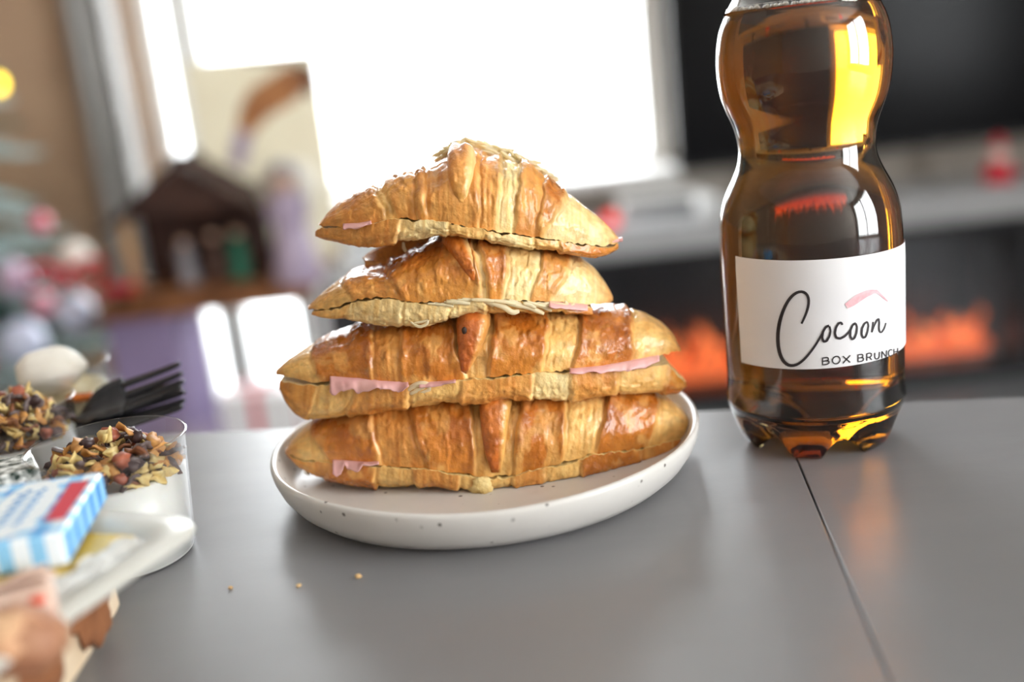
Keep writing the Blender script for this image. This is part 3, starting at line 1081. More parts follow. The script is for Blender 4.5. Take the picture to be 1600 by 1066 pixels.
# cap
cap_o = MB().lathe([(.0150, .036), (.0156, .037), (.0156, .053), (.0148, .0555), (.0005, .0556)], (BC[0], BC[1], ztop), 60).build('cap', M_white, bottle)

# label: printed paper wrapped on the bottle wall
FACE = math.atan2(-BC[1], -BC[0])


def lab(px, py, R_):
    """pixel -> (angle, z) on the cylinder of radius R_ around the bottle axis"""
    d = ray(px, py)
    a = d[..., 0] ** 2 + d[..., 1] ** 2
    bq = -(d[..., 0] * BC[0] + d[..., 1] * BC[1])
    cq = BC @ BC - R_ * R_
    disc = np.clip(bq * bq - a * cq, 0, None)
    t = (-bq - np.sqrt(disc)) / a
    P = CAM + d * t[..., None]
    return np.arctan2(P[..., 1] - BC[1], P[..., 0] - BC[0]), P[..., 2]


def cyl(a, z, R_):
    return np.stack([BC[0] + R_ * np.cos(a), BC[1] + R_ * np.sin(a), z], -1)


RL = BR + .0004
lx = np.array([1149.5, 1200, 1260, 1320, 1360, 1400])
at_, zt_ = lab(lx, np.array([403, 405.5, 405, 402, 397, 389.5]), RL)
ab_, zb_ = lab(np.array([1155, 1180, 1220, 1270, 1320, 1360]), np.array([567, 572, 576, 576.5, 573.5, 567.5]), RL)
kt, kb = np.polyfit(at_, zt_, 1), np.polyfit(ab_, zb_, 1)
a0 = .5 * (at_[0] + ab_[0])
aa = np.linspace(a0, FACE + math.radians(104), 72)
R_ = []
for v in np.linspace(0, 1, 8):
    z = np.polyval(kb, aa) * (1 - v) + np.polyval(kt, aa) * v
    R_.append(np.maximum(cyl(aa, z, RL), -9))
Vl = np.stack(R_, 1)
for q in range(72):
    for v in range(8):
        rw = float(body_r(Vl[q, v, 2])) + .0004
        a = aa[q]
        Vl[q, v, 0], Vl[q, v, 1] = BC[0] + rw * math.cos(a), BC[1] + rw * math.sin(a)
M_paper = mat('white label paper', srgb(238, 237, 238), 0.5, noise=(30, srgb(234, 233, 235)))
M_ink = mat('charcoal ink', srgb(44, 38, 40), 0.6, noise=(100, srgb(52, 46, 48)))
M_pink = mat('pink brush ink', srgb(226, 160, 168), 0.6, noise=(260, srgb(238, 200, 204)))
label = mesh('label', Vl.reshape(-1, 3), [tuple(f) for f in gridF(72, 8)], M_paper, bottle)
label['label'] = 'white paper label reading Cocoon Box Brunch'


def ribbon(pts, w, name, mt, lift=.0002, smooth=3, n=60):
    """ink stroke given in crop pixels, laid onto the label"""
    P = np.array(pts, float)
    P = np.stack([1110 + P[:, 0] / 4.1, 360 + P[:, 1] / 4.1], 1)
    seg = np.r_[0, np.cumsum(np.hypot(*np.diff(P, axis=0).T))]
    t = np.linspace(0, seg[-1], n)
    x, y = np.interp(t, seg, P[:, 0]), np.interp(t, seg, P[:, 1])
    if smooth:
        k = np.ones(2 * smooth + 1) / (2 * smooth + 1)
        for _ in range(2):
            ex = np.concatenate([2 * x[0] - x[smooth:0:-1], x, 2 * x[-1] - x[-2:-smooth - 2:-1]])
            ey = np.concatenate([2 * y[0] - y[smooth:0:-1], y, 2 * y[-1] - y[-2:-smooth - 2:-1]])
            x, y = np.convolve(ex, k, 'valid'), np.convolve(ey, k, 'valid')
    ww = np.interp(np.linspace(0, 1, n), np.linspace(0, 1, len(w)), w) / 4.1 / 2
    dx, dy = np.gradient(x), np.gradient(y)
    L = np.hypot(dx, dy) + 1e-6
    out_ = []
    for s_ in (-1, 0, 1):
        qx, qy = x - dy / L * ww * s_, y + dx / L * ww * s_
        a, z = lab(qx, qy, RL + lift)
        out_.append(cyl(a, z, np.array([float(body_r(v)) for v in z]) + .0004 + lift))
    V = np.stack(out_, 1).reshape(-1, 3)
    return V, [tuple(f) for f in gridF(n, 3)]


def ink(name, strokes, mt, lift=.0002):
    mb = MB()
    for pts, w, sm in strokes:
        V, F = ribbon(pts, w, name, mt, lift, sm)
        mb.add(V, F)
    return mb


# children of the label use world coordinates, the label mesh already sits in the bottle frame
def on_label(name, mb, mt):
    o = mb.build(name, mt, bottle)
    o.parent = label
    return o


CS = [([(583, 600), (604, 560), (622, 515), (634, 470), (636, 425), (622, 395), (598, 383), (570, 384), (540, 398), (510, 428), (480, 475), (455, 535),
        (436, 600), (427, 670), (428, 740), (440, 800), (460, 848), (488, 876), (520, 882), (555, 870), (595, 838), (635, 792), (672, 742), (700, 700), (722, 655)],
       [14, 17, 18, 18, 20, 22, 24, 24, 24, 22, 18, 16, 14, 13], 2)]
on_label('initial_letter', ink('initial_letter', CS, M_ink), M_ink)
WORD = {
    'letter_o': [([(762, 612), (740, 622), (722, 652), (716, 690), (726, 716), (746, 712), (764, 682), (772, 645), (764, 616)], [15, 17, 15, 12], 1)],
    'letter_c': [([(848, 608), (842, 592), (824, 596), (806, 625), (799, 662), (808, 690), (832, 696), (862, 682), (890, 655), (908, 628)], [13, 16, 16, 11], 1)],
    'letter_o.001': [([(936, 596), (916, 606), (901, 640), (899, 680), (911, 702), (928, 692), (940, 660), (944, 622), (936, 598)], [13, 15, 14, 11], 1)],
    'letter_o.002': [([(1012, 586), (992, 598), (976, 630), (973, 668), (984, 692), (1000, 684), (1012, 650), (1018, 612), (1012, 588)], [12, 14, 13, 10], 1)],
    'letter_n': [([(1048, 588), (1046, 620), (1040, 656)], [10, 12, 11], 1), ([(1041, 655), (1054, 615), (1072, 578), (1084, 566), (1088, 590), (1086, 630), (1092, 655), (1104, 656), (1120, 632), (1132, 594)], [9, 12, 12, 8], 1)],
}
for nm, st in WORD.items():
    on_label(nm.split('.')[0], ink(nm, st, M_ink), M_ink)
GL = {
    'B': [[(0, 1), (0, 0), (.6, 0), (.85, .12), (.85, .38), (.6, .48), (0, .48)], [(.6, .48), (.95, .6), (.95, .88), (.65, 1), (0, 1)]],
    'O': [[(.5 + .5 * math.cos(a), .5 + .5 * math.sin(a)) for a in np.linspace(0, 2 * PI, 25)]],
    'X': [[(0, 0), (1, 1)], [(1, 0), (0, 1)]],
    'R': [[(0, 1), (0, 0), (.6, 0), (.9, .14), (.9, .42), (.6, .56), (0, .56)], [(.5, .56), (.95, 1)]],
    'U': [[(0, 0), (0, .62), (.15, .9), (.5, 1), (.85, .9), (1, .62), (1, 0)]],
    'N': [[(0, 1), (0, 0), (1, 1), (1, 0)]],
    'C': [[(.5 + .5 * math.cos(a), .5 + .5 * math.sin(a)) for a in np.linspace(.75, 2 * PI - .75, 20)]],
    'H': [[(0, 0), (0, 1)], [(1, 0), (1, 1)], [(0, .5), (1, .5)]],
}
for ch, x0, x1, y0_, y1_ in (('B', 720, 764, 818, 862), ('O', 784, 834, 810, 858), ('X', 852, 900, 806, 852), ('B', 951, 988, 797, 842), ('R', 1008, 1042, 789, 835),
                             ('U', 1060, 1090, 783, 827), ('N', 1106, 1136, 774, 818), ('C', 1149, 1176, 766, 808), ('H', 1185, 1209, 757, 800)):
    st = []
    for s_ in GL[ch]:
        # letters lean with the slanted baseline
        st.append(([(x0 + (x1 - x0) * u, y0_ + (y1_ - y0_) * v - 6 * (u - .5)) for u, v in s_], [7.5, 7.5], 0))
    on_label('printed_letter', ink('printed_letter', st, M_ink), M_ink)
on_label('brush_mark', ink('brush_mark', [([(872, 488), (905, 468), (950, 436), (1000, 408), (1050, 392), (1068, 396)], [34, 46, 50, 44, 38, 18], 2),
                                          ([(1060, 388), (1085, 402), (1112, 428), (1143, 457)], [24, 16, 11, 5], 2)], M_pink), M_pink)

# ------------------------------------------------------------------ dessert cups
M_clear = thin_clear('clear cup plastic', (0.985, 0.985, 0.985), 0.14, 0.04)
M_yog = mat('white yoghurt', srgb(238, 238, 232), 0.3, noise=(12, srgb(232, 232, 224)), sss=.1)
M_cream = mat('vanilla cream', srgb(226, 214, 172), 0.35, noise=(12, srgb(218, 204, 160)))
M_fruit = mat('green fruit layer', srgb(190, 184, 90), 0.3, noise=(30, srgb(170, 160, 70)))
M_mering = mat('white meringue', srgb(236, 232, 222), 0.5, noise=(20, srgb(226, 220, 206)))
M_caramel = mat('orange jelly', srgb(206, 110, 40), 0.2, noise=(40, srgb(186, 90, 30)))
FLK = [mat('oat flake', srgb(226, 204, 140), 0.6, noise=(300, srgb(204, 172, 104))),
       mat('brown flake', srgb(150, 96, 62), 0.6, noise=(300, srgb(116, 70, 44))),
       mat('grey seed flake', srgb(112, 96, 92), 0.55, noise=(300, srgb(84, 70, 68))),
       mat('golden flake', srgb(204, 150, 84), 0.6, noise=(300, srgb(176, 120, 62))),
       mat('dark raisin', srgb(70, 48, 46), 0.45, noise=(300, srgb(50, 34, 34))),
       mat('nut half', srgb(166, 92, 66), 0.5, noise=(200, srgb(136, 72, 52)))]
rg = random.Random(21)


def flake_mesh(k):
    n, rr = 10, []
    V = [(0, 0, .0006)]
    for i in range(n):
        a = 2 * PI * i / n
        r = .0046 * (1 + .28 * rg.uniform(-1, 1)) * (1 if k % 2 else (.72 if i in (2, 3, 7, 8) else 1.05))
        V.append((r * math.cos(a), r * math.sin(a) * .8, .0012 * math.sin(2 * a + k) + rg.uniform(-.0003, .0003)))
    V.append((0, 0, -.0009))
    for i in range(n):
        x, y, z = V[1 + i]
        V.append((x * .93, y * .93, z - .0011))
    F = []
    for i in range(n):
        j = (i + 1) % n
        F += [(0, 1 + i, 1 + j), (1 + i, n + 2 + i, n + 2 + j, 1 + j), (n + 1, n + 2 + j, n + 2 + i)]
    me = bpy.data.meshes.new('granola_flake')
    me.from_pydata(V, [], F)
    me.polygons.foreach_set('use_smooth', np.ones(len(F), bool))
    return me


def lump_mesh(k):
    mb = MB().sphere((0, 0, 0), .0037, 10, 7, (1.15, .9, .75), seed=60 + k, amp=.7)
    me = bpy.data.meshes.new('granola_cluster')
    me.from_pydata(mb.V, [], mb.F)
    me.polygons.foreach_set('use_smooth', np.ones(len(mb.F), bool))
    return me


FM = []
for mi_, mt_ in enumerate(FLK):
    for v in range(2):
        me = (lump_mesh if mi_ in (4, 5) else flake_mesh)(mi_ * 2 + v)
        me.materials.append(mt_)
        FM.append((me, 'raisin' if mi_ == 4 else 'nut' if mi_ == 5 else 'granola_flake'))


def cup(name, label, cx, cy, r0, r1, h, fill, layers, zbase=TZ):
    """straight-sided clear cup; fill = height of the dessert; layers = [(z0, z1, material, name)]"""
    root = empty(name, (cx, cy, zbase), label, 'dessert cup', 'dessert cups')
    def rad(z):
        return r0 + (r1 - r0) * z / h
    w = .0007
    MB().lathe([(.0004, 0), (r0 - .002, 0), (r0, .002), (r1, h - .0012), (r1 + .0009, h - .0006), (r1 + .0009, h), (r1 - w, h), (r0 - w, .0022), (r0 - .0025, .0012), (.0004, .0012)],
               (cx, cy, zbase), 72, cap=False).build('cup_shell', M_clear, root)
    for z0, z1, mt, nm in layers:
        top = []
        n_r = 8
        pr = [(.0004, z0), (rad(z0) - w - .0002, z0), (rad(z1) - w - .0002, z1)]
        for k in range(1, n_r + 1):
            pr.append(((rad(z1) - w) * (1 - k / n_r) + .0004, z1 + .0008 * math.sin(k * 1.7)))
        MB().lathe(pr, (cx, cy, zbase), 64, cap=False).build(nm, mt, root)
    return root


def granola(root, cx, cy, z, R_, count, heap, seed, side=0.0, zf=None):
    r_ = random.Random(seed)
    for k in range(count):
        a, q = r_.uniform(0, 2 * PI), R_ * math.sqrt(r_.uniform(0, 1)) * .93
        x, y = q * math.cos(a), q * math.sin(a)
        layer = r_.uniform(0, 1)
        hh = heap * (1 - (q / R_) ** 2) * layer + (zf(x, y) if zf else 0)
        me, nm = FM[r_.choice((0, 1, 0, 1, 2, 3, 4, 5, 6, 7, 6, 7, 8, 4, 5, 0, 10))]
        o = bpy.data.objects.new(nm, me)
        COL.objects.link(o)
        o.parent = root
        s_ = r_.uniform(.65, 1.1)
        o.scale = (s_, s_, s_)
        o.location = (x, y, z + hh + .002)
        o.rotation_euler = (r_.uniform(-.9, .9), r_.uniform(-.9, .9), r_.uniform(0, 6.3))


def place(px, py, Y):
    return at_y(np.array(float(px)), np.array(float(py)), Y)


pa = place(165, 690, .405)
hA = float(pa[2]) - TZ
cA = cup('dessert_cup', 'clear cup of white yoghurt topped with granola beside the butter portion', float(pa[0]), .405, .0262, .0300, hA, .030,
         [(.0014, hA - .014, M_yog, 'yoghurt')])
granola(cA, float(pa[0]), .405, hA - .014, .0275, 190, .016, 1)
pb = place(2, 634, .468)
hB = float(pb[2]) - TZ
cB = cup('dessert_cup', 'clear cup of yoghurt over a green fruit layer heaped with granola and nuts', float(pb[0]), .468, .0270, .0303, hB, .03,
         [(.0014, .014, M_fruit, 'fruit_layer'), (.0142, hB - .016, M_yog, 'yoghurt')])
granola(cB, float(pb[0]), .468, hB - .016, .0278, 190, .024, 2)
pc = place(70, 574, .538)
hC = float(pc[2]) - TZ
cC = cup('dessert_cup', 'clear cup of vanilla cream with orange jelly drops and a white meringue', float(pc[0]), .538, .0285, .0303, hC, .03,
         [(.0014, hC - .013, M_cream, 'cream')])
mq = place(78, 578, .530)
MB().sphere((float(mq[0]), .530, float(mq[2])), .0150, 26, 16, (1.12, 1, .78), seed=5, amp=.18).build('meringue', M_mering, cC)
for px, py in ((112, 601), (133, 593), (122, 598)):
    q = place(px, py, .516)
    MB().sphere((float(q[0]), .516, hC - .012 + TZ), .0036, 12, 8, (1.3, 1, .6)).build('jelly_drop', M_caramel, cC)

# ------------------------------------------------------------------ black plastic forks
M_bplastic = mat('black plastic', srgb(26, 26, 30), 0.22, noise=(40, srgb(34, 34, 38)))


def fork(label, tip, tail, roll, lift):
    """disposable fork: curved handle, neck, dished head and four tines"""
    tip, tail = np.array(tip), np.array(tail)
    ax = tip - tail
    L = np.linalg.norm(ax)
    ax = ax / L
    up = np.array([0, -.45, .9])
    sd = np.cross(ax, up)
    sd /= np.linalg.norm(sd)
    up = np.cross(sd, ax)
    root = empty('plastic_fork', tuple(tail), label, 'fork', 'black plastic forks')

    def P(u, v, w):
        return tail + ax * u * L + sd * v + up * w

    # handle + head sheet
    us = np.linspace(0, .74, 46)
    wd = np.interp(us, [0, .03, .12, .40, .52, .58, .66, .74], [.003, .0062, .0070, .0042, .0036, .0085, .0122, .0128])
    arch = .010 * np.sin(us * PI * .9) + .002
    dish = np.interp(us, [0, .52, .62, .74], [-.0012, -.0012, .0035, .0030])
    V, q = [], 9
    for i, u in enumerate(us):
        for v in np.linspace(-1, 1, q):
            V.append(P(u, v * wd[i], arch[i] + dish[i] * (v * v)))
    o = mesh('fork_body', V, [tuple(f) for f in gridF(46, q)], M_bplastic, root)
    md = o.modifiers.new('t', 'SOLIDIFY')
    md.thickness, md.offset = .0013, 0
    for k in range(4):
        v0 = (-.75 + .5 * k) * .0125
        V = []
        for i, u in enumerate(np.linspace(.735, 1.0, 16)):
            f = i / 15
            hw = .0025 * (1 - .45 * f) if i < 15 else .0005
            a_ = .010 * math.sin(u * PI * .9) + .002 + .0030 * (v0 / .0125) ** 2 + .003 * f * f
            for s_ in (-1, 0, 1):
                V.append(P(u, v0 * (1 - .06 * f) + s_ * hw, a_ - (.0003 if s_ else 0)))
        o = mesh('tine', V, [tuple(f) for f in gridF(16, 3)], M_bplastic, root)
        md = o.modifiers.new('t', 'SOLIDIFY')
        md.thickness, md.offset = .0013, 0
    return root


fork('black plastic fork lying over another behind the granola cup', place(300, 606, .507), (-.262, .502, TZ + .004), 0, 0)
fork('black plastic fork underneath another behind the granola cup', place(303, 636, .500), (-.272, .499, TZ + .001), 0, 0)

# ------------------------------------------------------------------ serving board
M_board = mat('pale wood', srgb(226, 206, 178), 0.5, noise=(28, srgb(206, 180, 146)))
M_bark = mat('brown bark', srgb(150, 96, 58), 0.8, noise=(60, srgb(110, 66, 40)), bump=(120, .6, .003))


def rrect(x0, x1, y0, y1, r, n=10):
    P = []
    for cx, cy, a0_ in ((x1 - r, y1 - r, 0), (x0 + r, y1 - r, PI / 2), (x0 + r, y0 + r, PI), (x1 - r, y0 + r, 1.5 * PI)):
        for k in range(n + 1):
            a = a0_ + PI / 2 * k / n
            P.append((cx + r * math.cos(a), cy + r * math.sin(a)))
    return np.array(P)


def loft(rings, close=True):
    """rings: list of (N,3) arrays"""
    n_ = len(rings[0])
    V = np.concatenate(rings)
    F = []
    for k in range(len(rings) - 1):
        for i in range(n_):
            j = (i + 1) % n_
            F.append((k * n_ + i, k * n_ + j, (k + 1) * n_ + j, (k + 1) * n_ + i))
    if close:
        F.append(tuple(range(n_ - 1, -1, -1)))
        F.append(tuple((len(rings) - 1) * n_ + i for i in range(n_)))
    return MB().add(V, F)


def flat(P, z, grow=0.0):
    c = P.mean(0)
    d = P - c
    L = np.linalg.norm(d, axis=1, keepdims=True)
    Q = P + d / L * grow
    return np.c_[Q, np.full(len(P), z)]


bp = rrect(-.43, -.1475, .13, .3755, .034)
bp[:, 0] += .0018 * np.sin(bp[:, 1] * 160)
board = empty('serving_board', (-.29, .25, TZ), 'pale wooden serving board with a bark edge under the butter tray', 'board')
loft([flat(bp, TZ, -.003), flat(bp, TZ + .003), flat(bp, TZ + .027), flat(bp, TZ + .030, -.002)]).build('board_plank', M_board, board, False)
BZ = TZ + .030
for yy, hh in ((.330, .022), (.285, .02)):
    MB().sphere((-.1478, yy, TZ + .016), .0125, 18, 12, (.16, 1.3, 1.0), seed=int(yy * 1000), amp=.5).build('bark_patch', M_bark, board)

# ------------------------------------------------------------------ butter tray with yellow slices
M_tray = mat('milky plastic tray', srgb(232, 230, 222), 0.3, trans=.35, ior=1.3, noise=(30, srgb(226, 224, 214)))
M_butter = mat('yellow cheese', srgb(222, 196, 104), 0.4, noise=(20, srgb(206, 172, 74)))
TCx = np.array([-.1045, .3345])
e1 = np.array([-.39, -.92])
e1 /= np.linalg.norm(e1)
e2 = np.array([-.92, .39])
e2 /= np.linalg.norm(e2)
TW, TH = .150, .105


def trect(inset, r):
    Q = rrect(inset, TH - inset, inset, TW - inset, r, 8)      # u along e2, v along e1
    return TCx + np.outer(Q[:, 0], e2) + np.outer(Q[:, 1], e1)


TRZ = .7905
tray = empty('plastic_tray', (float((TCx + e2 * .05 + e1 * .07)[0]), float((TCx + e2 * .05 + e1 * .07)[1]), BZ), 'milky white plastic tray with a wide lip on the wooden board', 'tray')
def zr(P, z):
    return np.c_[P, np.full(len(P), z)]
loft([zr(trect(.017, .010), BZ + .0002), zr(trect(.0125, .012), TRZ - .001), zr(trect(.001, .014), TRZ - .002), zr(trect(0, .0145), TRZ - .0005), zr(trect(.001, .014), TRZ + .0012),
      zr(trect(.0105, .012), TRZ + .0010), zr(trect(.0135, .011), TRZ - .001), zr(trect(.0185, .009), BZ + .0012)]).build('tray_shell', M_tray, tray)
# slices lying in the tray
for k, (dv, du, ang) in enumerate(((.028, .014, .0), (.030, .017, .04), (.050, .022, -.05))):
    Q = rrect(-.014, .070, -.016, .085 - .02 * k, .002, 3)
    ca, sa = math.cos(ang), math.sin(ang)
    Q = np.stack([Q[:, 0] * ca - Q[:, 1] * sa, Q[:, 0] * sa + Q[:, 1] * ca], 1)
    Pq = TCx + np.outer(Q[:, 0] * .82 + du + .012, e2) + np.outer(Q[:, 1] * .82 + dv, e1)
    z0 = TRZ - .0030 + .0020 * k
    sl = loft([zr(Pq, z0), zr(Pq, z0 + .0018)]).build('cheese_slice', M_butter, None, False)
    finish(sl, ('lowest', 'middle', 'topmost')[k] + ' yellow cheese slice lying in the plastic tray', 'cheese slice', 'cheese slices in the tray')
# crumpled clear film inside the lip
fl_u, fl_v = 26, 9
V = []
for i in range(fl_u):
    for j in range(fl_v):
        u, v = i / (fl_u - 1), j / (fl_v - 1)
        p_ = TCx + e1 * (.022 + .070 * u) + e2 * (.009 + .008 * v)
        V.append((p_[0], p_[1], TRZ + .0010 + .0024 * v * (1 - .3 * v) + .0022 * float(fbm(u * 9, v * 3, 0, 77, 3)) + .0014 * (v > .9) * math.sin(u * 30)))
M_film = mat('clear film', srgb(226, 226, 222), 0.2, trans=.35, ior=1.15, noise=(60, srgb(216, 216, 212)))
o = mesh('plastic_film', V, [tuple(f) for f in gridF(fl_u, fl_v)], M_film, None, False)
md = o.modifiers.new('t', 'SOLIDIFY')
md.thickness = .0004
finish(o, 'crumpled clear plastic film along the lip of the tray', 'film')

# ------------------------------------------------------------------ butter portion
def gingham():
    M = mat('blue gingham wrap', srgb(226, 238, 246), 0.35)
    nt = M.node_tree
    P = nt.nodes['Principled BSDF']
    tc = nt.nodes.new('ShaderNodeTexCoord')
    sp_ = nt.nodes.new('ShaderNodeSeparateXYZ')
    nt.links.new(tc.outputs['Object'], sp_.inputs[0])
    outs = []
    for ax_ in (0, 1):
        a = nt.nodes.new('ShaderNodeMath')
        a.operation = 'MULTIPLY'
        a.inputs[1].default_value = 2 * PI / .0098
        s_ = nt.nodes.new('ShaderNodeMath')
        s_.operation = 'SINE'
        c_ = nt.nodes.new('ShaderNodeMath')
        c_.operation = 'GREATER_THAN'
        c_.inputs[1].default_value = 0.1
        nt.links.new(sp_.outputs[ax_], a.inputs[0])
        nt.links.new(a.outputs[0], s_.inputs[0])
        nt.links.new(s_.outputs[0], c_.inputs[0])
        outs.append(c_)
    ad = nt.nodes.new('ShaderNodeMath')
    ad.operation = 'ADD'
    nt.links.new(outs[0].outputs[0], ad.inputs[0])
    nt.links.new(outs[1].outputs[0], ad.inputs[1])
    hf = nt.nodes.new('ShaderNodeMath')
    hf.operation = 'MULTIPLY'
    hf.inputs[1].default_value = .5
    nt.links.new(ad.outputs[0], hf.inputs[0])
    rp = nt.nodes.new('ShaderNodeValToRGB')
    rp.color_ramp.elements[0].color = (*srgb(232, 241, 247), 1)
    rp.color_ramp.elements[1].color = (*srgb(48, 140, 214), 1)
    el = rp.color_ramp.elements.new(.5)
    el.color = (*srgb(140, 200, 238), 1)
    nt.links.new(hf.outputs[0], rp.inputs[0])
    nt.links.new(rp.outputs[0], P.inputs['Base Color'])
    return M


PZ = .8045
q00, q10, q11 = [at_z(np.array(float(x)), np.array(float(y)), PZ) for x, y in ((160, 736), (97, 834), (-8, 830))]
ua = (q10 - q00)[:2]
La = float(np.linalg.norm(ua))
ua = ua / La
ub = np.array([ua[1], -ua[0]])
if ub[0] > 0:
    ub = -ub
Lb = .040
ang = math.atan2(ua[1], ua[0])
ctr = q00[:2] + ua * La / 2 + ub * Lb / 2
butter = empty('butter_portion', (float(ctr[0]), float(ctr[1]), PZ - .0105), 'small blue gingham wrapped butter portion with white oval and red band', 'butter portion', rz=ang)
sgn = 1 if np.dot(np.array([-math.sin(ang), math.cos(ang)]), ub) > 0 else -1
bm_ = MB().box(-La / 2, La / 2, -Lb / 2, Lb / 2, 0, .0105, .0009)
bm_.build('wrapper', gingham(), butter, False, world=False)
M_oval = mat('white oval print', srgb(232, 239, 242), 0.35, noise=(60, srgb(226, 234, 238)))
M_redp = mat('red band print', srgb(206, 44, 66), 0.35, noise=(60, srgb(200, 56, 76)))
M_blue = mat('blue script print', srgb(96, 156, 206), 0.4, noise=(60, srgb(110, 166, 212)))
zt = .0107
ov = MB()
n = 40
V = [(0.0, -sgn * .0005, zt)] + [(La * .47 * math.cos(2 * PI * k / n), -sgn * .0005 + .0098 * math.sin(2 * PI * k / n), zt) for k in range(n)]
ov.add(V, [(0, 1 + k, 1 + (k + 1) % n) for k in range(n)])
ov.build('oval_print', M_oval, butter, False, world=False)
rb_ = MB()
v0 = -sgn * (Lb / 2 - .0022)
v1 = -sgn * (Lb / 2 - .0085)
rb_.add([(-La * .34, v0, zt + .0001), (La * .28, v0, zt + .0001), (La * .28, v1, zt + .0001), (-La * .34, v1, zt + .0001)], [(0, 1, 2, 3)])
rb_.build('red_band', M_redp, butter, False, world=False)
rb2 = MB()
rb2.add([(-La * .30, sgn * (Lb / 2 - .003), zt + .0001), (La * .34, sgn * (Lb / 2 - .003), zt + .0001), (La * .34, sgn * (Lb / 2 - .0085), zt + .0001), (-La * .30, sgn * (Lb / 2 - .0085), zt + .0001)], [(0, 1, 2, 3)])
M_mauve = mat('mauve band print', srgb(150, 140, 176), 0.4, noise=(60, srgb(140, 132, 170)))
rb2.build('mauve_band', M_mauve, butter, False, world=False)
for row, (vv, amp) in enumerate(((-.002, .0020), (.0032, .0014))):
    pts = [(La * (-.30 + .6 * t), -sgn * vv + amp * math.sin(t * 38) * (1 - .4 * t), zt + .0003) for t in np.linspace(0, 1, 70)]
    MB().tube(pts, .00038, 5, .3).build('script_print', M_blue, butter, False, world=False)

# second wrapped portion with dark green print, at the tray's back corner
o_ = at_z(np.array(-34.0), np.array(752.0), .797)
M_gp = mat('green print wrap', srgb(232, 234, 230), 0.35, noise=(260, srgb(30, 50, 40), 2))
bp2 = empty('butter_portion', (float(o_[0]), float(o_[1]) + .008, .7875), 'small wrapped portion with dark green print behind the gingham one', 'butter portion', rz=.5)
MB().box(-.017, .017, -.012, .012, 0, .0105, .0009).build('wrapper', M_gp, bp2, False, world=False)

# ------------------------------------------------------------------ food at the near end of the board
M_bread = mat('crusty bread', srgb(222, 180, 140), 0.65, noise=(70, srgb(176, 116, 84)), bump=(160, .5, .003))
M_roll = mat('rolled ham slice', srgb(222, 198, 180), 0.45, noise=(50, srgb(196, 160, 142)))
M_rind = mat('brown crust', srgb(178, 132, 100), 0.6, noise=(60, srgb(146, 96, 70)))
M_tomato = mat('tomato red', srgb(214, 84, 56), 0.35, noise=(60, srgb(196, 66, 44)))
for k, (px, py, zz, r_, ang_, mt, lb, ct, nm) in enumerate((
        (2, 955, .7905 + .004, .0075, .4, M_roll, 'rolled pink ham slice lying against the near side of the tray', 'ham roll', 'ham_roll'),
        (34, 925, .7905 + .003, .0050, .9, M_roll, 'small pink ham roll next to the gingham butter portion', 'ham roll', 'ham_roll'))):
    c = at_z(np.array(float(px)), np.array(float(py)), zz)
    hr = empty(nm, (float(c[0]), float(c[1]), zz - r_), lb, ct, 'ham rolls on the tray', rz=ang_)
    n_s = 46
    V = []
    for i in range(n_s):
        t = i / (n_s - 1)
        a = t * 4.4 * PI
        rr2 = r_ * (.25 + .75 * t)
        for v in np.linspace(-1.9 * r_, 1.9 * r_, 10):
            V.append((v, rr2 * math.cos(a), r_ + rr2 * math.sin(a) + .0006 * float(fbm(v * 300, t * 6, 0, k, 2))))
    o = mesh('meat_slice', V, [tuple(f) for f in gridF(n_s, 10)], mt, hr, True, world=False)
    md = o.modifiers.new('t', 'SOLIDIFY')
    md.thickness = .0009
c = at_z(np.array(20.0), np.array(1010.0), .790)
br = empty('bread_roll', (float(c[0]), float(c[1]) + .003, BZ), 'small brown crusted bread roll at the near end of the board', 'bread roll')
MB().sphere((0, 0, .0095), .0105, 22, 14, (1.25, 1, .92), seed=9, amp=.2).build('crust', M_rind, br, world=False)
MB().sphere((0, -.002, .0118), .0088, 20, 12, (1.1, 1, .9), seed=12, amp=.25).build('floured_top', M_bread, br, world=False)
c = at_z(np.array(58.0), np.array(938.0), .797)
tm = MB().sphere((float(c[0]), float(c[1]), .797), .0019, 12, 8, (1.4, 1, .7)).build('tomato_piece', M_tomato)
finish(tm, 'small red tomato piece resting on the tray lip', 'tomato')
c = at_z(np.array(80.0), np.array(1040.0), .770)
dish = empty('small_dish', (float(c[0]) - .018, float(c[1]) - .012, BZ), 'small white dish at the near end of the wooden board', 'dish')
MB().lathe([(.0004, 0), (.013, 0), (.0165, .002), (.0200, .013), (.0203, .0138), (.0196, .0138), (.0160, .0035), (.0125, .0016), (.0004, .0016)], (0, 0, 0), 48, cap=False).build('dish_bowl', M_white, dish, world=False)
MB().sphere((0, 0, .0075), .0165, 20, 10, (1, 1, .45), seed=31, amp=.15).build('pale_spread', M_cream, dish, world=False)

# ------------------------------------------------------------------ crumbs on the table
M_crumbs = mat('bread crumb', srgb(222, 190, 140), 0.7, noise=(400, srgb(196, 156, 104)))
for k, (px, py, r_, lb) in enumerate(((560, 903, .0012, 'largest bread crumb on the bare table in front of the plate'), (467, 917, .0009, 'middle bread crumb on the table in front of the plate'),
                                      (360, 920, .0008, 'small bread crumb on the table nearest the serving board'))):
    c = at_z(np.array(float(px)), np.array(float(py)), TZ)
    o = MB().sphere((float(c[0]), float(c[1]), TZ + r_ * .55), r_, 9, 6, (1.1, .9, .7), seed=k, amp=.6).build('crumb', M_crumbs)
    finish(o, lb, 'crumb', 'crumbs on the table')
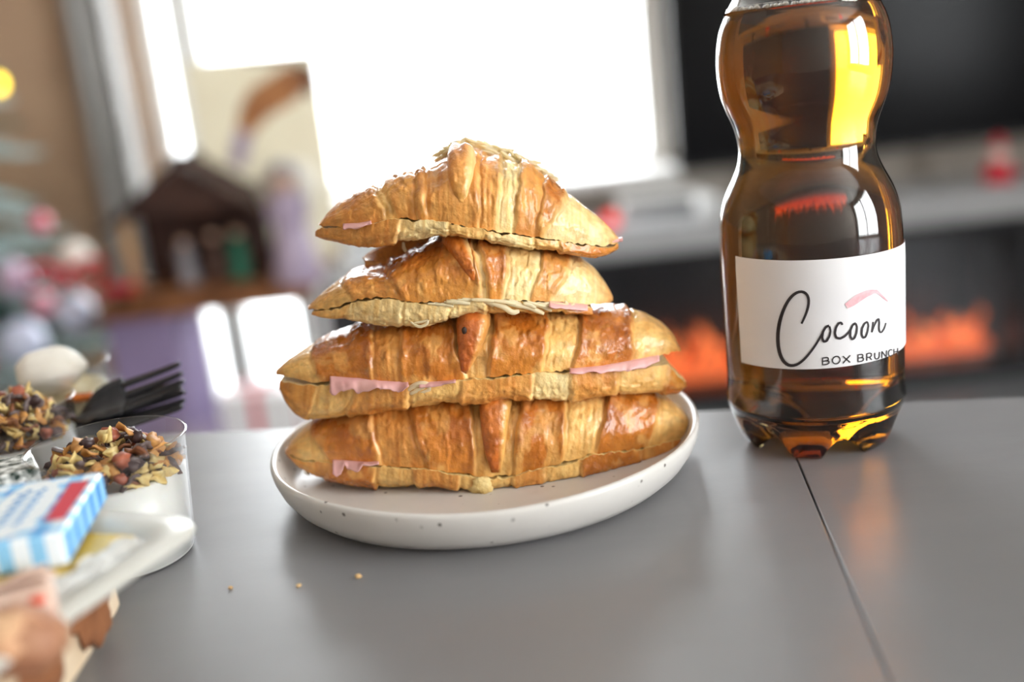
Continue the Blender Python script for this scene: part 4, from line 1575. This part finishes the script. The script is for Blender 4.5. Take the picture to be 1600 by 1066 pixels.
# flakes of pastry on the plate
for k, (px, py, s_, lb) in enumerate(((470, 748, 1.0, 'larger pale pastry flake on the plate beside the bottom croissant'), (455, 728, .8, 'smaller pale pastry flake on the plate beside the bottom croissant'))):
    c = at_z(np.array(float(px)), np.array(float(py)), PLZ)
    o = bpy.data.objects.new('pastry_flake', FM[0][0])
    COL.objects.link(o)
    o.location = (float(c[0]), float(c[1]), PLZ + .0012)
    o.scale = (s_, s_, s_)
    finish(o, lb, 'flake', 'pastry flakes on the plate')

# ------------------------------------------------------------------ television, media cabinet and electric fire
tv = empty('television', (1.20, 2.86, .505), 'large black television standing on the media cabinet', 'television')
MB().box(.475, 1.95, 2.83, 2.87, .60, 1.42, .006).build('casing', M_black, tv, False)
MB().box(.487, 1.938, 2.828, 2.8305, .615, 1.408).build('screen', M_screen, tv, False)
for x in (.75, 1.65):
    f = MB().box(x - .012, x + .012, 2.84, 2.86, .515, .60)
    f.box(x - .02, x + .02, 2.75, 2.93, .505, .515, .002)
    f.build('stand_foot', M_black, tv, False)
CABZ = .50
M_fascia = mat('light grey lacquer', srgb(176, 177, 178), .4, noise=(7, srgb(168, 169, 171)))
cab = empty('media_cabinet', (.6, 2.8, 0), 'long low black media cabinet holding an electric fire', 'cabinet')
MB().box(-.515, 2.1, 2.66, 2.97, CABZ - .075, CABZ, .003).build('top_panel', M_fascia, cab, False)
MB().box(-.505, .20, 2.67, 2.96, .02, CABZ - .0755).build('side_cupboard', M_black, cab, False)
for x0, x1 in ((-.497, -.155), (-.150, .195)):
    d = MB().box(x0, x1, 2.662, 2.6695, .05, CABZ - .085, .002).build('door', M_black, cab, False)
    h = MB().box((x0 + x1) / 2 - .05, (x0 + x1) / 2 + .05, 2.652, 2.6615, CABZ - .115, CABZ - .107).build('handle', M_grey, cab, False)
    h.parent = d
MB().box(1.36, 2.09, 2.67, 2.96, .02, CABZ - .0755).build('side_cupboard', M_black, cab, False)
MB().box(-.49, 2.08, 2.70, 2.94, 0, .0195).build('plinth', M_black, cab, False)
fire = empty('electric_fireplace', (.78, 2.8, .021), 'black electric fireplace insert with glowing orange flames', 'fireplace')
fb_ = MB().box(.205, 1.355, 2.93, 2.955, .021, CABZ - .078)
fb_.box(.205, 1.355, 2.67, 2.93, .021, .05)
fb_.box(.205, 1.355, 2.67, 2.93, CABZ - .10, CABZ - .078)
fb_.box(.205, .27, 2.67, 2.93, .05, CABZ - .10)
fb_.box(1.30, 1.355, 2.67, 2.93, .05, CABZ - .10)
fb_.build('firebox', M_black, fire, False)
M_glassF = thin_clear('fireplace glass', (0.8, 0.8, 0.82), 0.10)
MB().box(.27, 1.30, 2.672, 2.676, .05, CABZ - .10).build('glass_front', M_glassF, fire, False)
M_fl = mat('flame glow', srgb(255, 130, 60), 0.6, emit=srgb(255, 128, 64), emit_s=.7)
M_fl2 = mat('flame core glow', srgb(255, 140, 60), 0.6, emit=srgb(255, 146, 80), emit_s=1.0)
M_ember = mat('ember bed glow', srgb(240, 90, 40), 0.6, emit=srgb(250, 120, 60), emit_s=.9, noise=(40, srgb(80, 30, 20)))
MB().box(.30, 1.27, 2.76, 2.84, .05, .085, .01).build('ember_bed', M_ember, fire, False)
rf_ = random.Random(8)
for k in range(30):
    x = .33 + .93 * (k + .5) / 30 + rf_.uniform(-.012, .012)
    hgt = .8 * (.05 + .07 * abs(math.sin(k * .9)) + .035 * rf_.random()) * (1.15 if .40 < x < .62 else .8)
    w = rf_.uniform(.014, .026)
    y = 2.80 + rf_.uniform(-.03, .03)
    pts = [(x + .012 * math.sin(t * 5 + k), y, .08 + hgt * t) for t in np.linspace(0, 1, 9)]
    rad_ = [w * (.75 + .5 * math.sin(t * 2.2)) * (1 - t) ** .7 + .001 for t in np.linspace(0, 1, 9)]
    MB().tube(pts, rad_, 8, .5).build('flame', M_fl if k % 3 else M_fl2, fire)

# things on the cabinet
M_candle = mat('white candle glass', srgb(236, 238, 238), 0.15, noise=(20, srgb(228, 230, 230)), coat=.5)
def cabinet_xy(px, py, Y):
    q = at_y(np.array(float(px)), np.array(float(py)), Y)
    return float(q[0]), float(q[2])
x, z = cabinet_xy(1105, 338, 2.72)
cnd = empty('candle_jar', (x, 2.72, CABZ), 'white glazed candle jar on the media cabinet beside the television', 'candle')
MB().lathe([(.0005, 0), (.026, 0), (.030, .004), (.030, .045), (.027, .048), (.026, .045), (.0005, .043)], (0, 0, 0), 28).build('jar', M_candle, cnd, world=False)
MB().tube([(0, 0, .043), (.001, 0, .056)], .0012, 6).build('wick', M_black, cnd, world=False)
x, z = cabinet_xy(955, 350, 2.70)
rl = empty('red_tealight', (x, 2.70, CABZ), 'small red glowing tea light on the media cabinet under the window', 'tea light')
M_redglow = mat('red glass glow', srgb(200, 8, 28), 0.7, spec=.1, emit=srgb(255, 0, 26), emit_s=.8)
MB().lathe([(.0005, 0), (.014, 0), (.017, .006), (.017, .026), (.015, .030), (.0005, .029)], (0, 0, 0), 22).build('glass', M_redglow, rl, world=False)
MB().lathe([(.0005, .029), (.003, .030), (.0032, .036), (.0006, .042)], (0, 0, 0), 12).build('flame_tip', M_fl, rl, world=False)
wb = empty('white_speaker', (.44, 2.80, CABZ), 'low white speaker bar on the media cabinet below the window corner', 'speaker')
MB().box(-.13, .10, -.035, .035, 0, .055, .008).build('body', M_white, wb, False, world=False)
MB().box(-.12, .09, -.038, -.0352, .008, .045).build('grille', M_grey, wb, False, world=False)
x, z = cabinet_xy(1560, 290, 2.74)
sf = empty('festive_figurine', (x, 2.74, CABZ), 'small red and white festive figurine on the cabinet under the television', 'figurine')
MB().lathe([(.0005, 0), (.036, 0), (.040, .01), (.030, .05), (.016, .062)], (0, 0, 0), 28).build('red_robe', M_red, sf, world=False)
MB().sphere((0, 0, .070), .019, 18, 12).build('head', mat('figure face', srgb(232, 200, 180), .6, noise=(30, srgb(224, 190, 168))), sf, world=False)
MB().sphere((0, -.012, .060), .017, 16, 10, (1.1, .7, 1.1), seed=4, amp=.3).build('white_beard', M_mering, sf, world=False)
MB().lathe([(.0205, .080), (.017, .094), (.008, .112), (.0005, .122)], (0, 0, 0), 22).build('red_hat', M_red, sf, world=False)
MB().lathe([(.0205, .076), (.0225, .079), (.0225, .084), (.0195, .086)], (0, 0, 0), 22).build('hat_brim', M_mering, sf, world=False)

# ------------------------------------------------------------------ side table with the crib
SY = 2.2
side = empty('side_table', (-.59, SY, 0), 'small side table with a brown wooden top and lilac panel', 'side table')
MB().box(-.80, -.385, SY - .13, SY + .15, .517, .548, .004).build('top', M_wood, side, False)
MB().box(-.795, -.665, SY - .10, SY + .12, .0, .5165).build('lilac_panel', M_lilac, side, False)
for yy in (SY - .10, SY + .10):
    MB().box(-.415, -.398, yy - .009, yy + .009, 0, .5165).build('leg', M_white, side, False)
SZ = .548
crib = empty('crib_stable', (-.60, SY, SZ), 'dark wooden nativity stable with a pitched roof on the side table', 'stable')
MB().box(-.17, .13, -.07, .09, 0, .012).build('base', M_wood, crib, False, world=False)
MB().box(-.145, .11, .078, .088, .012, .19).build('back_board', M_darkwood, crib, False, world=False)
for x in (-.135, .112):
    MB().tube([(x, -.055, .012), (x, -.055, .168)], .0115, 8).build('post', M_lightwood if x < 0 else M_darkwood, crib, world=False)
    MB().tube([(x, .07, .012), (x, .07, .168)], .009, 8).build('post', M_darkwood, crib, world=False)
for s_ in (-1, 1):
    for k in range(5):
        f0, f1 = k / 5, (k + 1) / 5 + .03
        V = []
        for f in (f0, f1):
            xx = -.012 + s_ * (.0 + .165 * f)
            zz = .250 - .10 * f - .004 * k
            for yy in (-.09, .10):
                V += [(xx, yy, zz), (xx, yy, zz + .010)]
        F = [(0, 1, 3, 2), (4, 6, 7, 5), (0, 4, 5, 1), (2, 3, 7, 6), (0, 2, 6, 4), (1, 5, 7, 3)]
        mesh('roof_board', V, F, M_darkwood, crib, False, world=False)
mesh('gable_board', [(-.15, -.078, .158), (.126, -.078, .158), (-.012, -.078, .248), (-.15, -.068, .158), (.126, -.068, .158), (-.012, -.068, .248)], [(0, 1, 2), (5, 4, 3), (0, 3, 4, 1), (1, 4, 5, 2), (2, 5, 3, 0)], M_darkwood, crib, False, world=False)
MB().tube([(-.012, -.095, .262), (-.012, .105, .262)], .009, 8).build('ridge_pole', M_darkwood, crib, world=False)


def figure(name, label, cat, x, y, z, h, robe, skin=None, wings=None, group=None, cape=None):
    r_ = empty(name, (x, y, z), label, cat, group)
    MB().lathe([(.0005, 0), (.20 * h, 0), (.21 * h, .03 * h), (.16 * h, .35 * h), (.11 * h, .62 * h), (.13 * h, .70 * h), (.06 * h, .78 * h)], (0, 0, 0), 24).build('robe', robe, r_, world=False)
    for s_ in (-1, 1):
        MB().tube([(s_ * .12 * h, 0, .70 * h), (s_ * .15 * h, -.05 * h, .56 * h), (s_ * .04 * h, -.13 * h, .52 * h)], [.045 * h, .04 * h, .028 * h], 8).build('arm', robe, r_, world=False)
    MB().sphere((0, 0, .87 * h), .105 * h, 16, 12, (1, 1, 1.15)).build('head', skin or M_skin, r_, world=False)
    if cape:
        MB().sphere((0, .02 * h, .90 * h), .12 * h, 14, 9, (1, 1, 1.0)).build('hair', cape, r_, world=False)
    if wings:
        for s_ in (-1, 1):
            V = []
            for i in range(9):
                t = i / 8
                for v in (0, 1):
                    V.append((s_ * (.05 + .20 * math.sin(t * 2.6)) * h * (1 if v else .25), .10 * h, (.45 + .55 * t) * h))
            o = mesh('wing', V, [tuple(f) for f in gridF(9, 2)], wings, r_, True, world=False)
            md = o.modifiers.new('t', 'SOLIDIFY')
            md.thickness = .012
    return r_


M_skin = mat('painted skin', srgb(220, 184, 160), .6, noise=(40, srgb(210, 172, 148)))
M_lil2 = mat('pale lilac glaze', srgb(186, 172, 192), .5, noise=(18, srgb(168, 152, 176)))
M_grn = mat('green robe', srgb(52, 122, 96), .6, noise=(40, srgb(40, 100, 80)))
M_brn = mat('brown robe', srgb(92, 66, 56), .7, noise=(40, srgb(70, 50, 42)))
M_greyr = mat('grey robe', srgb(150, 146, 150), .6, noise=(40, srgb(130, 126, 130)))
figure('angel_figurine', 'tall pale lilac angel figurine with white wings beside the stable', 'figurine', -.408, SY - .075, SZ, .235, M_lil2, wings=M_mering, group='crib figurines', cape=M_greyr)
figure('crib_figurine', 'small green robed crib figurine standing inside the stable', 'figurine', -.527, SY - .03, SZ + .012, .11, M_grn, group='crib figurines', cape=M_brn)
figure('crib_figurine', 'small grey robed crib figurine standing inside the stable', 'figurine', -.635, SY - .03, SZ + .012, .10, M_greyr, group='crib figurines', cape=M_brn)
figure('crib_figurine', 'small brown robed crib figurine between the grey and green ones', 'figurine', -.58, SY - .01, SZ + .012, .105, M_brn, group='crib figurines', cape=M_darkwood)
pt = empty('poinsettia', (-.752, SY - .112, SZ), 'red artificial poinsettia flower on the end of the side table', 'flower')
for k in range(9):
    a = k * 2 * PI / 9
    V = []
    for i in range(7):
        t = i / 6
        w = .012 * math.sin(PI * t) + .0006
        zz = .022 + .018 * math.sin(t * 2.4) * (1 if k % 2 else .5)
        rx = .004 + .040 * t
        for v in (-1, 0, 1):
            V.append((rx * math.cos(a) - v * w * math.sin(a), rx * math.sin(a) + v * w * math.cos(a), zz - .003 * abs(v)))
    o = mesh('petal', V, [tuple(f) for f in gridF(7, 3)], M_red, pt, True, world=False)
    md = o.modifiers.new('t', 'SOLIDIFY')
    md.thickness = .001
MB().lathe([(.0005, 0), (.014, 0), (.016, .018), (.006, .026)], (0, 0, 0), 16).build('pot', M_darkwood, pt, world=False)

# translucent painted panel behind the stable
M_panel = mat('cream translucent paper', srgb(228, 224, 208), .8, noise=(9, srgb(220, 214, 196)))
nt = M_panel.node_tree
P_ = nt.nodes['Principled BSDF']
tr = nt.nodes.new('ShaderNodeBsdfTranslucent')
tr.inputs[0].default_value = (*srgb(240, 234, 216), 1)
mxs = nt.nodes.new('ShaderNodeMixShader')
mxs.inputs[0].default_value = .24
nt.links.new(P_.outputs[0], mxs.inputs[1])
nt.links.new(tr.outputs[0], mxs.inputs[2])
nt.links.new(mxs.outputs[0], nt.nodes['Material Output'].inputs[0])
PY_ = SY + .125
def pxy(px, py):
    q = at_y(np.array(float(px)), np.array(float(py)), PY_)
    return float(q[0]), float(q[2])
pic = empty('painted_panel', (-.47, PY_, SZ), 'cream paper panel painted with an orange brown bough behind the stable', 'picture')
c1_, c2_ = pxy(286, 98), pxy(492, 80)
xl, xr, zt1, zt2 = c1_[0], c2_[0], c1_[1], c2_[1]
V = []
for yy in (PY_ - .002, PY_ + .002):
    V += [(xl, yy, SZ), (xr, yy, SZ), (xr, yy, zt2), (xl, yy, zt1)]
mesh('paper', V, [(0, 1, 2, 3), (7, 6, 5, 4), (0, 4, 5, 1), (1, 5, 6, 2), (2, 6, 7, 3), (3, 7, 4, 0)], M_panel, pic, False)
M_orange = mat('orange brown paint', srgb(196, 136, 84), .7, noise=(14, srgb(150, 98, 66)))
M_umber = mat('umber paint', srgb(112, 82, 66), .7, noise=(14, srgb(92, 66, 54)))
def stroke(pts, ws, mt, dy):
    V = []
    n_s = len(pts)
    for i, (px, py) in enumerate(pts):
        for s_ in (-1, 0, 1):
            a, bz = pxy(px + s_ * ws[i], py + s_ * ws[i] * .3)
            V.append((a, PY_ - .0022 - dy, bz))
    mesh('paint_stroke', V, [tuple(f) for f in gridF(n_s, 3)], mt, pic, True)
stroke([(470, 108), (450, 130), (425, 150), (400, 172), (385, 200), (378, 225)], [20, 30, 34, 24, 14, 10], M_orange, .0004)
stroke([(384, 94), (410, 92), (440, 93), (470, 98), (486, 120), (484, 150)], [8, 14, 18, 18, 10, 6], M_umber, .0008)
stroke([(382, 205), (376, 230), (372, 262)], [12, 14, 10], M_lil2, .0008)
for x in (xl + .02, xr - .02):
    MB().box(x - .01, x + .01, PY_ - .012, PY_ + .012, SZ, SZ + .02).build('clip_foot', M_wood, pic, False)

# gifts on the floor by the side table
def gift(label, cx, cy, w, d, h, mt, rib, group='wrapped gifts on the floor'):
    g_ = empty('gift_box', (cx, cy, 0), label, 'gift', group)
    MB().box(-w / 2, w / 2, -d / 2, d / 2, 0, h, .004).build('box', mt, g_, False, world=False)
    rb = MB().box(-.009, .009, -d / 2 - .001, d / 2 + .001, .001, h + .001)
    rb.box(-w / 2 - .001, w / 2 + .001, -.009, .009, .001, h + .001)
    rb.build('ribbon', rib, g_, False, world=False)
    for s_ in (-1, 1):
        MB().tube([(0, 0, h), (s_ * .025, 0, h + .022), (s_ * .045, 0, h + .012), (s_ * .025, 0, h + .002), (0, 0, h + .004)], [.004, .007, .008, .006, .004], 8, .5).build('bow_loop', rib, g_, world=False)
    return g_
gift('tall white gift box with a red ribbon on the floor', -.535, 2.18, .15, .12, .325, M_white, M_red)
gift('lilac gift box on the floor between the table panel and white box', -.622, 1.98, .052, .11, .30, M_lilac, M_lil2)

# ------------------------------------------------------------------ christmas tree
TXc, TYc = -1.31, 2.38
tree = empty('christmas_tree', (TXc, TYc, 0), 'frosted grey green artificial christmas tree beside the side table', 'tree')
M_frost = mat('frosted needle', srgb(214, 226, 226), .7, noise=(20, srgb(170, 190, 188)))
M_needle = mat('green needle', srgb(92, 122, 112), .7, noise=(20, srgb(60, 88, 80)))
MB().tube([(TXc, TYc, .02), (TXc, TYc, 1.62)], [.025, .006], 10).build('trunk', M_darkwood, tree)
for k in range(3):
    a = k * 2 * PI / 3
    MB().tube([(TXc, TYc, .10), (TXc + .24 * math.cos(a), TYc + .24 * math.sin(a), .012)], .012, 8).build('stand_leg', M_black, tree)
rt = random.Random(4)
BRM = []
for v in range(4):
    mb = MB()
    for t in np.linspace(.12, 1, 15):
        for s_ in (-1, 1):
            L = .24 * (1.15 - .85 * t)
            for q in range(3):
                d = Vector((.55 + rt.uniform(-.1, .1), s_ * (.7 + rt.uniform(-.25, .2)), rt.uniform(-.35, .35)))
                p0 = Vector((t, 0, -.12 * t * t))
                p1 = p0 + d * L * rt.uniform(.6, 1)
                w = Vector((.034, .0, .024))
                mid = (p0 + p1) / 2
                mb.add([tuple(p0), tuple(mid + w), tuple(p1), tuple(mid - w)], [(0, 1, 2), (0, 2, 3)])
    mb.tube([(0, 0, 0), (.5, 0, -.03), (1, 0, -.12)], [.02, .014, .006], 5)
    me = bpy.data.meshes.new('branch')
    me.from_pydata(mb.V, [], mb.F)
    me.materials.append(M_frost if v % 2 else M_needle)
    BRM.append(me)
nb = 0
for lev in range(26):
    z = .22 + 1.36 * lev / 25
    R_ = .43 * (1 - (z - .22) / 1.60) + .06
    cnt = max(5, int(15 * R_ / .5))
    for k in range(cnt):
        a = 2 * PI * (k + .37 * lev) / cnt + rt.uniform(-.15, .15)
        o = bpy.data.objects.new('branch', BRM[(1, 3, 1, 0, 3, 2)[(nb + lev) % 6]])
        COL.objects.link(o)
        o.parent = tree
        L = R_ * rt.uniform(.88, 1.08)
        o.location = (0, 0, z)
        o.scale = (L, L, L * .9)
        o.rotation_euler = (rt.uniform(-.3, .3), rt.uniform(-.1, .2), a)
        nb += 1


def bauble(label, px, py, r_, mt, Y=2.16, group='tree baubles'):
    q = at_y(np.array(float(px)), np.array(float(py)), Y)
    b_ = empty('bauble', (float(q[0]), Y, float(q[2]) - r_), label, 'bauble', group)
    MB().sphere((0, 0, r_), r_, 20, 14).build('ball', mt, b_, world=False)
    MB().lathe([(r_ * .22, r_ * 1.96), (r_ * .22, r_ * 2.12), (.0005, r_ * 2.14)], (0, 0, 0), 14).build('cap', M_grey, b_, world=False)
    MB().tube([(0, 0, r_ * 2.1), (0, 0, r_ * 2.1 + .03)], .0015, 5).build('loop', M_grey, b_, world=False)
    return b_


M_pk = mat('pink glass', srgb(226, 104, 128), .15, noise=(10, srgb(216, 90, 116)), coat=.4)
M_lp = mat('pale pink glass', srgb(236, 170, 186), .2, noise=(10, srgb(226, 156, 174)), coat=.4)
M_lb = mat('silver white glass', srgb(206, 212, 232), .2, noise=(10, srgb(196, 202, 224)), coat=.4)
M_ll = mat('lilac pearl glass', srgb(216, 190, 214), .25, noise=(10, srgb(204, 176, 204)), coat=.4)
bauble('small deep pink bauble on the tree above the red bow', 63, 348, .020, M_pk)
bauble('pale pink bauble on the tree below the red bow', 66, 476, .026, M_lp)
bauble('large lilac pearl bauble on the tree beside the red bow', 24, 436, .036, M_ll)
bauble('large silver white bauble on the lower tree', 34, 535, .048, M_lb)
bauble('white bauble hanging just over the red bow', 118, 402, .032, M_mering)
bauble('silver white bauble on the tree below the pale pink one', 118, 490, .040, M_lb)
bauble('deep pink bauble at the bottom of the tree', -34, 574, .030, M_pk)
bw = empty('ribbon_bow', tuple(float(v) for v in at_y(np.array(104.0), np.array(430.0), 2.08)), 'shiny red ribbon bow tied on the tree', 'bow')
for s_ in (-1, 1):
    MB().tube([(0, 0, 0), (s_ * .035, 0, .022), (s_ * .075, 0, .020), (s_ * .070, 0, -.008), (s_ * .03, 0, -.008), (0, 0, 0)], [.006, .013, .014, .013, .010, .006], 8, .55).build('bow_loop', M_red, bw, world=False)
    MB().tube([(0, 0, 0), (s_ * .022, -.004, -.03), (s_ * .045, -.004, -.055)], [.006, .010, .011], 8, .3).build('bow_tail', M_red, bw, world=False)
MB().sphere((0, -.006, 0), .012, 12, 8).build('knot', M_red, bw, world=False)
q = at_y(np.array(-2.0), np.array(131.0), 2.2)
fy = empty('fairy_light', (float(q[0]), 2.2, float(q[2])), 'small glowing yellow fairy light bulb on the tree', 'fairy light')
M_yl = mat('yellow bulb glow', srgb(255, 220, 40), .3, emit=srgb(255, 214, 30), emit_s=4.0)
MB().sphere((0, 0, 0), .012, 14, 10, (1, 1, 1.4)).build('bulb', M_yl, fy, world=False)
MB().tube([(0, 0, .014), (0, 0, .03)], .006, 8).build('socket', M_needle, fy, world=False)
